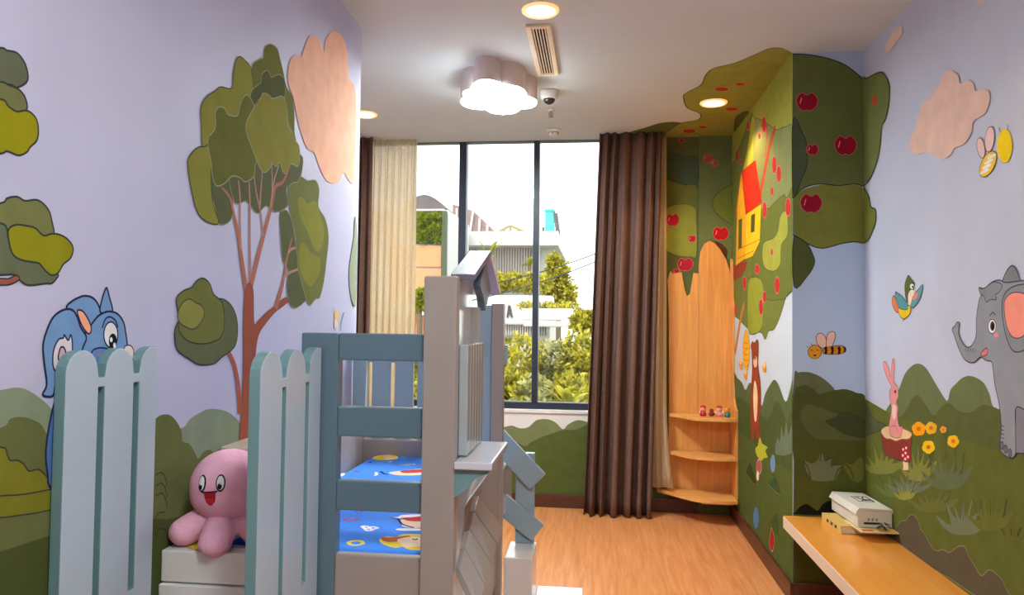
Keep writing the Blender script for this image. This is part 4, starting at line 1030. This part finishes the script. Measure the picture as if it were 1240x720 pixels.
bm = bmesh.new(); ball_bm((0, 0, .062), (.075, .07, .042), bm, 24, 14)
for ang, ln, dz in ((-2.62, .108, 0), (-1.42, .098, -.012), (-.3, .108, 0), (.8, .1, 0), (1.9, .09, 0), (3.0, .085, 0)):
    d = Vector((math.cos(ang), math.sin(ang), 0))
    for k in range(8):
        t_ = k / 7; c = Vector((0, 0, .068 - .032 * t_ * t_ + dz * t_)) + d * (.02 + (ln - .02) * t_)
        ball_bm(c, (.044, .044, .037), bm, 14, 10)
plush('tentacles', bm, m_pink, .005, 6)
fd = (CAM - Hc).normalized(); fr_ = Vector((-fd.y, fd.x, 0)).normalized(); fu = fd.cross(fr_)
if fu.z < 0: fu = -fu
def face_disc(name, dx, dz, rx, ry, col, depth, lift=0, parent=octo, shape=None):
    n_ = (fr_ * dx + fu * dz + fd * math.sqrt(max(.0002, .0985 ** 2 - dx * dx - dz * dz))).normalized()
    c = Hc + n_ * (.0985 + lift) - loc
    uu = (fu - n_ * fu.dot(n_)).normalized(); rr = uu.cross(n_)
    M = Matrix((rr, uu, n_)).transposed()
    bm = ball_bm(c, (rx, ry, depth), rot=M, u=20, v=12)
    return obj(name, bm, mat('felt_%d_%d_%d' % col, col, rough=.9, var=.02), octo, True)
for dx, dz in ((-.067, .008), (-.022, .006)):
    face_disc('eye_outline', dx, dz, .0125, .0225, (22, 20, 24), .004)
    face_disc('eye', dx, dz, .0108, .0205, (232, 226, 230), .0052)
    face_disc('pupil', dx - .001, dz - .008, .0072, .0105, (14, 12, 16), .0068)
    face_disc('eye_glint', dx + .001, dz - .003, .0022, .003, (240, 240, 240), .0085)
def face_shape(name, dx, dz, pts, col, lift):
    """flat felt piece sewn on the head, cut to an outline"""
    n_ = (fr_ * dx + fu * dz + fd * math.sqrt(.1 ** 2 - dx * dx - dz * dz)).normalized()
    uu = (fu - n_ * fu.dot(n_)).normalized(); rr = uu.cross(n_)
    c = Hc - loc
    def mp(u, v, w_):
        k = math.sqrt(max(0, .1 ** 2 - u * u - v * v)); return tuple(c + rr * u + uu * v + n_ * (k + w_))
    return obj(name, prism_bm([pts], mp, -.012, lift), mat('felt_%d_%d_%d' % col, col, rough=.9, var=.02), octo)
U = [(-.0155, .0), (.0155, .0), (.0145, -.012), (.0125, -.024), (.008, -.032), (0, -.035), (-.008, -.032), (-.0125, -.024), (-.0145, -.012)]
MX, MZ = -.047, -.030
face_shape('mouth', MX, MZ, [(u, v + .014) for u, v in U], (172, 24, 40), .0022)
face_shape('tongue', MX, MZ, [(u * .66, v * .55 - .002) for u, v in U], (214, 44, 54), .0034)
face_shape('lip', MX, MZ, [(-.021, .0165), (.021, .0165), (.021, .0138), (-.021, .0138)], (40, 16, 22), .0034)

# ================================================================== CORNER SHELF
m_oak = wood('honey_oak_laminate', (214, 142, 70), (238, 172, 94), 'Z', 7, .4, .1)
m_oak_h = wood('honey_oak_shelf', (222, 150, 76), (244, 180, 102), 'X', 7, .4, .1)
shelf = thing('corner_shelf', 'honey oak corner shelf with tree-trunk back panels and three curved boards', 'shelf', (.76, 5.45, .16))
yb = YW - .022
lp = [(.53, .14), (.752, .14), (.752, 1.77), (.715, 1.775), (.69, 1.62), (.668, 1.60), (.65, 1.66), (.628, 1.78), (.56, 1.77), (.545, 1.79), (.525, 1.72), (.535, 1.5), (.54, .8)]
prism('back_panel', [lp], XZ, YW - .018, YW - .001, m_oak, shelf, .002)
rp = [(.752, .14), (.985, .14), (.985, 1.70), (.97, 1.80), (.945, 1.88), (.905, 1.95), (.86, 2.0), (.825, 2.01), (.79, 1.99), (.762, 1.93), (.752, 1.84)]
prism('back_panel', [rp], XZ, yb - .017, yb, m_oak, shelf, .002)
sp_ = [(5.30, .17), (YW - .04, .17), (YW - .04, 1.88), (5.50, 1.86), (5.47, 1.60), (5.43, 1.52), (5.44, 1.0), (5.40, .86), (5.335, .80), (5.30, .79)]
prism('side_panel', [sp_], YZ, XR - .018, XR - .001, m_oak, shelf, .002)
def shelf_board(z, xl, depth, nose):
    x1 = XR - .019
    pts = [(xl, yb - .02), (x1, yb - .02), (x1, YW - depth)]
    cv = spline([(x1, YW - depth), (x1 - .12, YW - depth - nose * .4), (x1 - .28, YW - depth + .03), (xl + .06, YW - .13), (xl, yb - .045)], 6, False)
    prism('shelf_board', [pts[:2] + cv], XY, z - .022, z, m_oak_h, shelf, .004)
shelf_board(.180, .45, .36, .03)
shelf_board(.462, .51, .30, .03)
shelf_board(.735, .535, .30, .03)
bb_ = box('plinth_block', .76, .985, 5.42, 5.55, .10, .156, m_oak, shelf)
# little figurines on the top shelf
def figurine(x, y, body, head, hat, label, s=1.0):
    t = thing('figurine', label, 'figurine', (x, y, .7352), 'toy figures on the top corner shelf board')
    obj('body', lathe_bm([(.018 * s, 0), (.024 * s, .012 * s), (.02 * s, .028 * s), (.012 * s, .034 * s)], seg=16), mat('toy_%s_%d_%d_%d' % (('b',) + body), body, rough=.35), t, True)
    obj('head', ball_bm((0, 0, .048 * s), .019 * s), mat('toy_%s_%d_%d_%d' % (('b',) + head), head, rough=.35), t, True)
    obj('cap', ball_bm((0, .002, .058 * s), (.02 * s, .02 * s, .012 * s)), mat('toy_%s_%d_%d_%d' % (('b',) + hat), hat, rough=.35), t, True)
    for sx in (-1, 1): obj('arm', ball_bm((sx * .023 * s, -.006, .024 * s), (.007 * s, .008 * s, .012 * s)), mat('toy_%s_%d_%d_%d' % (('b',) + head), head, rough=.35), t, True)
figurine(.765, 5.40, (190, 40, 50), (232, 170, 150), (196, 36, 40), 'red and pink toy figure at the left end of the top shelf', 1.1)
figurine(.825, 5.40, (120, 30, 40), (150, 50, 50), (140, 26, 36), 'small dark red toy figure second on the top shelf', .75)
figurine(.878, 5.40, (226, 150, 150), (236, 190, 170), (190, 40, 46), 'pale pink toy figure with red cap on the top shelf', 1.1)
figurine(.932, 5.38, (50, 120, 120), (226, 160, 60), (196, 130, 40), 'teal and orange toy figure at the right end of the top shelf', 1.0)

# ================================================================== BENCH + BOXES
m_bench = wood('orange_laminate_top', (246, 150, 58), (255, 172, 74), 'Y', 3, .22, .5)
m_edge = mat('cream_bench_edge', (228, 204, 180), rough=.4, var=.03)
BZ = .433; BX = .945
bench = thing('wall_bench', 'orange laminate bench with cream edges along the right wall', 'bench', (1.15, 2.0, 0))
box('slab', BX, XE - .002, -.4, YP - .002, BZ - .062, BZ - .003, m_edge, bench, .004)
box('top', BX + .002, XE - .002, -.398, YP - .004, BZ - .0029, BZ, m_bench, bench, .001)
for y in (.1, 1.6, 3.2):
    prism('support_bracket', [[(XE - .003, BZ - .063), (BX + .1, BZ - .063), (XE - .05, BZ - .3), (XE - .003, BZ - .3)]], XZ, y, y + .03, m_edge, bench)

m_card = mat('white_cardboard', (224, 214, 200), rough=.7, var=.04)
m_yel = mat('yellow_book_cover', (220, 182, 100), rough=.5)
m_page = mat('paper_pages', (230, 214, 180), rough=.8)
m_ink = mat('dark_print_ink', (52, 40, 44), rough=.7)
ROTZ = -.1
def rot_thing(t, a): t.rotation_euler = (0, 0, a)
bk = thing('book', 'thick yellow book lying flat at the bottom of the pile on the bench', 'book', (1.225, 3.69, BZ)); rot_thing(bk, .06)
box('pages', -.098, .096, -.118, .118, .004, .034, m_page, bk, .001)
for o in bk.children: o.location = (0, 0, 0)
def lb(name, parent, *a, m, bev=.001):
    o = box(name, *a, m, None, bev); o.parent = parent; return o
lb('cover', bk, -.10, .10, -.12, .12, 0, .004, m=m_yel); lb('cover', bk, -.10, .10, -.12, .12, .034, .038, m=m_yel); lb('spine', bk, -.104, -.10, -.12, .12, 0, .038, m=m_yel)
for k in range(3): lb('cover_print', bk, -.1045, -.1039, -.07 + .05 * k, -.045 + .05 * k, .012, .026, m=m_ink, bev=0)
mg = thing('leaflet', 'thin colourful leaflet sticking out under the white carton', 'leaflet', (1.262, 3.56, BZ + .0385)); rot_thing(mg, .03)
lb('sheet', mg, -.085, .08, -.1, .1, 0, .006, m=mat('leaflet_cover', (232, 206, 150), rough=.35))
lb('print_block', mg, -.07, -.02, -.09, -.06, .006, .0066, m=mat('leaflet_red', (206, 70, 40), rough=.4), bev=0)
lb('print_block', mg, .0, .07, -.095, -.05, .006, .0066, m=mat('leaflet_orange', (230, 160, 50), rough=.4), bev=0)
bx = thing('carton', 'white cardboard carton with printed lid on top of the book pile', 'carton', (1.258, 3.69, BZ + .046)); rot_thing(bx, .05)
CW, CD, CHh = .076, .162, .076
lb('body', bx, -CW, CW, -CD, CD, 0, CHh, m=m_card, bev=.002)
lid = prism('lid', [[(-CW - .012, CHh - .016), (-CW - .004, CHh - .018), (-CW + .006, CHh + .001), (CW - .004, CHh + .001), (CW + .004, CHh - .014), (CW + .008, CHh - .012), (CW, CHh + .008), (-CW + .004, CHh + .012)]], XZ, -CD - .004, CD + .003, m_card); lid.parent = bx
fl = prism('tuck_flap', [spline([(-CW - .01, CHh - .014), (-CW + .002, CHh + .009), (-CW + .03, CHh + .006), (-CW + .012, CHh - .008), (-CW, CHh - .024)], 3)], XZ, -CD - .0055, -CD - .002, m_card); fl.parent = bx
pl = bpy.data.objects.new('end_label', bpy.data.meshes.new('end_label')); C.objects.link(pl); pl.parent = bx
bm = bmesh.new()
def glyph(bm, cx, cz, s, y):
    for dz in (-.4, 0, .4): bbox(bm, cx - s * .4, cx + s * .4, y - .0006, y, cz + dz * s - s * .07, cz + dz * s + s * .07)
    bbox(bm, cx - s * .1, cx + s * .08, y - .0008, y, cz - s * .5, cz + s * .5); bbox(bm, cx - s * .42, cx - s * .3, y - .0007, y, cz - s * .5, cz + s * .1)
for k in range(3): glyph(bm, -.028 + .018 * k, .036, .011, -CD)
bbox(bm, -.05, .022, -CD - .0006, -CD, .014, .024)
bm.to_mesh(pl.data); bm.free(); pl.data.materials.append(m_ink)
bm = bmesh.new(); zl = CHh + .0105
for a in ((-.02, .055, -.03, -.026), (-.02, .055, .07, .074), (-.02, -.016, -.03, .074), (.051, .055, -.03, .074)): bbox(bm, *a, zl - .003, zl + .0006)
for (x, y, l, a) in ((0, .05, .03, .3), (.02, .02, .05, -.5), (.01, -.005, .03, .9), (.03, .05, .025, 1.2), (.035, 0, .04, .2)):
    r = bmesh.ops.create_cube(bm, size=1, matrix=Matrix.Translation((x, y, zl - .001)) @ Matrix.Rotation(a, 4, 'Z') @ Matrix.Diagonal((l, .007, .0036, 1)))
pr = obj('lid_print', bm, m_ink, bx)
# sprig of dark leaves on the leaflet
sg = thing('plant_sprig', 'tiny dark green plant sprig on the leaflet before the carton', 'plant', (1.285, 3.485, BZ + .0451))
obj('stem', tube_bm([(0, 0, .003), (.004, -.003, .012), (.002, -.006, .022)], .0022, 6), mat('sprig_stem', (40, 44, 24)), sg)
for k in range(11):
    a = 2.4 * k; r_ = .012 + .008 * (k % 3); c = Vector((r_ * math.cos(a), r_ * math.sin(a) * .6, .008 + .0024 * k))
    obj('leaf', ball_bm(c, (.012, .006, .0022), u=10, v=6, rot=Matrix.Rotation(a, 3, 'Z') @ Matrix.Rotation(.5, 3, 'Y')), mat('sprig_leaf', (34, 62, 30), rough=.5, var=.2), sg, True)

# ================================================================== OUTSIDE
m_bw = mat('outside_white_render', (200, 196, 190), rough=.8, var=.04, scale=1)
m_bg = mat('outside_fluted_cladding', (176, 164, 158), rough=.8, var=.05, scale=1)
m_con = mat('outside_concrete', (190, 184, 178), rough=.8, var=.08, scale=1)
ground = struct(plate('ground', -40, 40, YW + .4, 70, -1.3, -1.2, mat('outside_ground', (120, 118, 100), rough=.9, var=.15, scale=.6)))
def P(px, py, Y): return at(px, py, 1, Y)
def obox(name, x0, y0, x1, y1, Y, dep, m, parent, bev=.01):
    """box whose front face covers the measured rectangle at distance Y"""
    a, b = P(x0, y0, Y), P(x1, y1, Y)
    return box(name, min(a.x, b.x), max(a.x, b.x), Y, Y + dep, min(a.z, b.z), max(a.z, b.z), m, parent, bev)
# white house opposite
YB = 22
hs = thing('white_house', 'white house with flat roof slab and fluted grey wall beyond the window', 'building', (P(605, 400, YB).x, YB + 2, -1.2))
obox('roof_slab', 536, 280, 676, 297, YB - .6, 6, m_bw, hs, .02)
obox('wall', 549, 297, 668, 620, YB + .25, 5, m_con, hs)
for k in range(27):
    x = 560 + k * 3.2; obox('cladding_fin', x, 298, x + 2.0, 352, YB + .1, .14, m_bg, hs, .005)
obox('corner_pillar', 537, 297, 546, 420, YB - .4, .5, m_bw, hs)
w_ = obox('window', 541, 299, 549, 313, YB + .1, .14, m_bw, hs); o = obox('window_glass', 542.5, 301, 547.5, 311, YB + .06, .03, mat('outside_glass', (150, 140, 120), rough=.1), hs)
obox('corner_pillar', 648, 297, 653, 360, YB, .3, m_bw, hs)
# lattice roof and arched roof behind
m_roof = mat('brown_lattice_roof', (140, 112, 104), rough=.8, var=.15, scale=3)
rf = thing('lattice_roof', 'brown sloping lattice roof behind the white roof slab', 'roof', P(575, 281, 26).to_tuple())
tri = [tuple((P(x, y, 26).x, P(x, y, 26).z)) for x, y in ((548, 281), (548, 247), (573, 255), (600, 281))]
child(prism('roof_plane', [tri], XZ, 26, 29, m_roof), rf)
for a, b in (((569, 281), (573, 255)), ((580, 281), (581, 264)), ((553, 281), (553, 252)), ((563, 281), (562, 252)), ((590, 281), (590, 272))):
    child(obj('rafter', tube_bm([P(*a, 25.9), P(*b, 25.9)], .04, 6), m_bw), rf)
dm = thing('arched_roof', 'dark arched roof above the green wall panel', 'roof', P(525, 262, 27).to_tuple())
arc_ = [(P(503 + 56 * k / 12 - 14, 0, 27).x, P(0, 262 - 22 * math.sin(math.pi * (k + 1.2) / 14.4), 27).z) for k in range(13)]
child(prism('roof_shell', [arc_ + [(arc_[-1][0], arc_[-1][1] - .5), (arc_[0][0], arc_[0][1] - .5)]], XZ, 27, 30, mat('dark_roof_metal', (96, 84, 84), rough=.6, var=.1, scale=2)), dm)
child(obox('fascia', 490, 253, 538, 256, 26.9, .2, m_bw, None), dm)
for k in range(4): child(obj('rail_bar', tube_bm([P(539 + 4.5 * k, 280, 25.5), P(539 + 4.5 * k, 257 + 5.5 * k, 25.5)], .04, 6), m_bw), dm)
gb = thing('gable_truss', 'thin triangular roof truss peeking over the white slab', 'roof', P(620, 281, 25).to_tuple())
for a, b in (((602, 281), (618, 273)), ((618, 273), (637, 281)), ((602, 281), (637, 281)), ((604, 280), (604, 300)), ((635, 280), (635, 300)), ((618, 273), (618, 281)), ((610, 277), (612, 281)), ((628, 277), (626, 281))):
    child(obj('truss_bar', tube_bm([P(*a, 25), P(*b, 25)], .05, 6), mat('truss_wood', (150, 136, 90))), gb)
tk = thing('water_tank', 'turquoise water tank standing on the white roof', 'water tank', P(666, 281, 23.5).to_tuple())
ot = obox('tank', 660, 254, 671, 281, 23.5, .3, mat('turquoise_tank', (80, 200, 190), rough=.5), tk, .03)
obox('tank_rim', 659.5, 253, 671.5, 256, 23.47, .36, mat('dark_turquoise', (60, 160, 156)), tk)
for a, b in (((671, 256), (676, 292)), ((674, 258), (678, 290)), ((671.5, 262), (674.5, 264)), ((672.2, 268), (675.3, 270)), ((673, 274), (676, 276)), ((674, 281), (677, 283)), ((658, 275), (658, 281))):
    child(obj('ladder_bar', tube_bm([P(*a, 23.4), P(*b, 23.4)], .045, 6), mat('dark_ladder', (90, 90, 90))), tk)
# green wall + orange shutters building on the left
YG = 18
gbld = thing('green_wall_house', 'house with green planted panel and orange shutters seen past the voile', 'building', (P(505, 400, YG).x, YG + 1.5, -1.2))
obox('wall', 430, 255, 538, 620, YG + .2, 3, m_bw, gbld)
m_or = mat('orange_shutter', (222, 140, 96), rough=.7, var=.06, scale=3)
for x0, x1 in ((470, 501), (503, 534)):
    for y0, y1 in ((297, 323), (325, 362), (382, 440)):
        obox('shutter_panel', x0, y0, x1, y1, YG + .12, .1, m_or, gbld)
obox('balcony_slab', 440, 374, 540, 382, YG - .3, .6, m_bw, gbld)
obox('downpipe', 535, 255, 538, 430, YG + .05, .15, mat('dark_green_pipe', (70, 80, 50)), gbld)

def leaf_mat(name, c1, c2, tl_=.35):
    if name in MATS: return MATS[name]
    m = bpy.data.materials.new(name); m.use_nodes = True; nt = m.node_tree; b = nt.nodes['Principled BSDF']
    tc = nt.nodes.new('ShaderNodeTexCoord'); nz = nt.nodes.new('ShaderNodeTexNoise'); nz.inputs['Scale'].default_value = 7; nz.inputs['Detail'].default_value = 3
    cr = nt.nodes.new('ShaderNodeValToRGB'); cr.color_ramp.elements[0].position = .36; cr.color_ramp.elements[1].position = .64
    cr.color_ramp.elements[0].color = rgb(c1); cr.color_ramp.elements[1].color = rgb(c2)
    nt.links.new(tc.outputs['Object'], nz.inputs[0]); nt.links.new(nz.outputs['Fac'], cr.inputs[0]); nt.links.new(cr.outputs[0], b.inputs['Base Color'])
    b.inputs['Roughness'].default_value = .5
    t2 = nt.nodes.new('ShaderNodeBsdfTranslucent'); nt.links.new(cr.outputs[0], t2.inputs[0])
    mx = nt.nodes.new('ShaderNodeMixShader'); mx.inputs[0].default_value = tl_
    o_ = [n for n in nt.nodes if n.type == 'OUTPUT_MATERIAL'][0]
    nt.links.new(b.outputs[0], mx.inputs[1]); nt.links.new(t2.outputs[0], mx.inputs[2]); nt.links.new(mx.outputs[0], o_.inputs[0])
    MATS[name] = m; return m
def leaves(name, blobs, n, size, m, parent, seed=0, elong=2.0):
    """one crown: many small folded leaves filling a few ellipsoids (local coordinates)"""
    g = np.random.default_rng(seed); w_ = np.array([b[1][0] * b[1][1] * b[1][2] for b in blobs]) ** .67; w_ /= w_.sum()
    V, Fc = [], []
    idx = g.choice(len(blobs), n, p=w_)
    for i in range(n):
        c, r = blobs[idx[i]]; d = g.normal(size=3); d /= np.linalg.norm(d)
        rad = g.uniform(.45, 1) ** .5; p = np.array(c) + d * np.array(r) * rad * g.uniform(.85, 1.1)
        a = g.normal(size=3) + d * .6; a /= np.linalg.norm(a); b = np.cross(a, g.normal(size=3)); b /= np.linalg.norm(b) + 1e-9
        s = size * g.uniform(.6, 1.4); k = len(V)
        nn = np.cross(a, b)
        V += [p, p + a * s * elong * .5 + b * s * .5 + nn * s * .15, p + a * s * elong, p + a * s * elong * .5 - b * s * .5 + nn * s * .15]
        Fc += [(k, k + 1, k + 2), (k, k + 2, k + 3)]
    me = bpy.data.meshes.new(name); me.from_pydata([tuple(v) for v in V], [], Fc); me.update()
    return link(name, me, m, parent)
YL = leaf_mat('yellow_green_leaves', (106, 104, 18), (206, 190, 50))
GL = leaf_mat('grey_green_leaves', (110, 112, 62), (196, 186, 120))
BLv = leaf_mat('bright_green_leaves', (104, 116, 16), (176, 172, 44))
m_bark = mat('outside_bark', (110, 92, 70), rough=.9, var=.2)
GZ = -1.2
def shrub(px, py_top, Y, wpx, m, label, seed, n=1500, size=.05, cat='shrub', depth=.5, group='shrubs right outside the window'):
    top = P(px, py_top, Y); hw = wpx / FPX * Y / 2
    t = thing('shrub', label, cat, (top.x, Y, GZ), group); h = top.z - GZ
    g = random.Random(seed)
    blobs = [((0, 0, h - .35), (hw, depth, .35)), ((0, 0, h * .55), (hw * 1.05, depth, h * .42))]
    for k in range(5): blobs.append(((g.uniform(-hw, hw) * .8, g.uniform(-.3, .1), h - g.uniform(.15, .9)), (hw * .4, .25, .22)))
    leaves('foliage', blobs, n, size, m, t, seed)
    for k in range(3): obj('stem', tube_bm([(g.uniform(-.1, .1), g.uniform(-.1, .1), 0), (g.uniform(-.2, .2), 0, h * .5), (g.uniform(-hw, hw) * .5, 0, h * .8)], [.025, .018, .008], 6), m_bark, t)
    return t
for i, a in enumerate(((585, 405, 10.2, 60, YL, 'yellow-green shrub outside behind the little roof'), (630, 404, 10.0, 62, YL, 'yellow-green shrub outside left of the right mullion'),
                       (668, 412, 10.4, 60, GL, 'silvery grey-green shrub outside right of the mullion'), (705, 400, 10.2, 54, YL, 'tall yellow-green shrub outside beside the brown drape'),
                       (740, 410, 10.4, 60, YL, 'yellow-green shrub outside behind the brown drape'), (540, 412, 10.3, 56, YL, 'yellow-green shrub outside behind the house post'),
                       (498, 408, 10.2, 56, YL, 'yellow-green shrub outside seen through the bed ladder'))):
    shrub(a[0], a[1], a[2], a[3], a[4], a[5], 20 + i, n=2600, size=.045)
for i, a in enumerate(((622, 446, 8.6, 46, YL, 'low yellow-green plant right below the window, left one'), (648, 452, 8.4, 44, GL, 'low greyish plant below the window between two yellow ones'), (694, 452, 8.5, 50, YL, 'low yellow-green plant below the window by the drape'))):
    shrub(a[0], a[1], a[2], a[3], a[4], a[5], 60 + i, n=1500, size=.05, depth=.35)
# arching fronds at the foot of the window
def frond_plant(px, py, Y, label, n, ln, m, seed, name='fern', droop=.5, blade=.05):
    b0 = P(px, py, Y); g = random.Random(seed)
    t = thing(name, label, 'plant', (b0.x, Y, b0.z))
    for k in range(n):
        a = 2 * math.pi * k / n + g.uniform(-.3, .3); L = ln * g.uniform(.8, 1.15); d = Vector((math.cos(a), math.sin(a) * .5, 0)); el = g.uniform(.6, 1.25)
        bm = bmesh.new(); prev = None
        for j in range(9):
            s = j / 8; p = d * (L * s * math.cos(el)) + Vector((0, 0, L * s * math.sin(el) - droop * L * s * s)); w_ = blade * (1 - s) ** .7 + .003
            sd = Vector((-d.y, d.x, 0)).normalized() * w_
            r_ = (bm.verts.new(p + sd), bm.verts.new(p + Vector((0, 0, -w_ * .4))), bm.verts.new(p - sd))
            if prev:
                bm.faces.new((prev[0], r_[0], r_[1], prev[1])); bm.faces.new((prev[1], r_[1], r_[2], prev[2]))
            prev = r_
        obj('frond', bm, m, t, True)
    return t
frond_plant(690, 500, 7.6, 'arching yellow fern fronds low outside the right pane', 9, .75, YL, 3)
frond_plant(625, 505, 7.7, 'arching yellow fern fronds low outside the middle pane', 8, .6, YL, 8)
# lower white terrace with the letter sign and planter
YT = 15.5
tr_ = thing('white_terrace', 'low white terrace wall with a grey letter sign and fluted base', 'building', (P(640, 420, YT).x, YT + .8, -1.2))
obox('parapet', 560, 357, 668, 393, YT, .9, m_bw, tr_, .02)
obox('base_wall', 560, 393, 664, 560, YT + .25, .6, m_con, tr_)
for k in range(20): obox('cladding_fin', 606 + 2.9 * k, 393, 607.9 + 2.9 * k, 406, YT + .12, .14, m_bg, tr_, .004)
la = [P(*p, YT) for p in ((613.5, 384), (615.5, 369.5), (618, 369.5), (621, 384), (618.8, 384), (618.2, 380.5), (615.8, 380.5), (615.3, 384))]
child(prism('letter', [[(v.x, v.z) for v in la], [(P(*p, YT).x, P(*p, YT).z) for p in ((616, 378.5), (617.8, 378.5), (617, 373))]], XZ, YT - .03, YT - .001, mat('grey_sign_letter', (70, 66, 66))), tr_)
obox('planter_bracket', 634, 388, 692, 396, YT - 1, 1.1, m_con, tr_, .02)
pb = thing('planter_box', 'white planter trough on the terrace right of the letter sign', 'planter', P(661, 388, YT - 1).to_tuple())
obox('trough', 632, 373, 694, 388, YT - 1, .5, m_bw, pb, .02)
cpx = P(640, 368, YT - .7); tb = thing('hedge', 'low trimmed plants growing in the white planter trough', 'hedge', (P(662, 374, YT - .75).x, YT - .75, P(662, 374, YT - .75).z))
leaves('foliage', [((k * .16 - .45, 0, .04), (.13, .14, .09)) for k in range(7)], 900, .035, YL, tb, 5)
th_ = thing('hedge', 'yellow-green hedge on the terrace below the fluted wall', 'hedge', (P(622, 357, YT + .4).x, YT + .4, P(622, 357, YT).z + .17), None)
leaves('foliage', [((k * .2 - .75, 0, .12), (.2, .25, .2)) for k in range(8)], 1800, .05, YL, th_, 6)
# palms and tree
def trunk(t, h, r): return obj('trunk', tube_bm([(0, 0, 0), (.03, 0, h * .5), (0, 0, h)], [r, r * .8, r * .6], 8), m_bark, t)
def palm(px, py, Y, label, n, ln, seed, blade=.06):
    c = P(px, py, Y); t = thing('palm', label, 'palm tree', (c.x, Y, GZ)); h = c.z - GZ
    trunk(t, h, .07); g = random.Random(seed)
    for k in range(n):
        a = 2 * math.pi * k / n + g.uniform(-.2, .2); el = g.uniform(.35, 1.35); L = ln * g.uniform(.8, 1.1); d = Vector((math.cos(a), math.sin(a) * .5, 0))
        bm = bmesh.new(); prev = None
        for j in range(9):
            s = j / 8; p = Vector((0, 0, h)) + d * (L * s * math.cos(el)) + Vector((0, 0, L * s * math.sin(el) - .45 * L * s * s)); w_ = blade * math.sin(math.pi * min(1, s * .85 + .15)) + .004
            sd = Vector((-d.y, d.x, 0)).normalized() * w_
            r_ = (bm.verts.new(p + sd), bm.verts.new(p - Vector((0, 0, w_ * .4))), bm.verts.new(p - sd))
            if prev:
                bm.faces.new((prev[0], r_[0], r_[1], prev[1])); bm.faces.new((prev[1], r_[1], r_[2], prev[2]))
            prev = r_
        obj('frond', bm, BLv, t, True)
palm(591, 318, 17.2, 'palm with broad leaves rising behind the little house roof', 9, 1.05, 2, .09)
palm(641, 322, 17.4, 'small palm outside just left of the right mullion', 14, .45, 5, .035)
def tree(px, py, Y, wpx, hpx, label, n, seed, m=YL):
    c = P(px, py, Y); t = thing('tree', label, 'tree', (c.x, Y, GZ)); k = Y / FPX; h = c.z - GZ
    g = random.Random(seed); rx, rz = wpx * k / 2, hpx * k / 2
    trunk(t, h, .09)
    blobs = [((0, 0, h), (rx * .7, rx * .6, rz * .8))]
    for i in range(9): blobs.append(((g.uniform(-1, 1) * rx * .7, g.uniform(-.4, .4) * rx, h + g.uniform(-1, 1) * rz * .75), (rx * .35, rx * .35, rz * .28)))
    leaves('crown', blobs, n, .06, m, t, seed, 2.4)
tree(676, 340, 18.3, 42, 66, 'feathery yellow-green tree outside right of the mullion', 2600, 31)
tree(708, 392, 13, 40, 26, 'small yellow-green treetop outside near the brown drape', 1300, 33)
tree(508, 362, 16.6, 14, 26, 'small bright green shrub tree before the orange shutters', 700, 35, BLv)
gw = leaf_mat('green_wall_leaves', (84, 100, 8), (156, 160, 16))
gpo = P(519, 275, YG)
obox('planted_panel_back', 502, 255, 536, 295, YG + .12, .08, mat('dark_panel_back', (50, 70, 20)), gbld)
pp = leaves('planted_panel', [((-.17, 0, .2), (.17, .06, .2)), ((.17, 0, .2), (.17, .06, .2)), ((-.17, 0, -.2), (.17, .06, .2)), ((.17, 0, -.2), (.17, .06, .2)), ((0, 0, 0), (.3, .06, .36))], 2600, .03, gw, None, 9, 3)
pp.location = (gpo.x, YG + .1, gpo.z); child(pp, gbld)
# power cables
for (a, b, y1_, y2_), lab in zip(((330, 306, 0, 0), (346, 314, 0, 0)), ('upper thin black power cable crossing before the tree', 'lower thin black power cable crossing before the tree')):
    p0 = P(560, a + 20, 13); p1 = P(760, b - 14, 13.4); pts = [p0.lerp(p1, k / 12) - Vector((0, 0, .10 * math.sin(math.pi * k / 12))) for k in range(13)]
    tag(obj('power_cable', tube_bm(pts, .011, 6), mat('cable_black', (60, 56, 56)), origin=tuple(p0)), lab, 'cable')
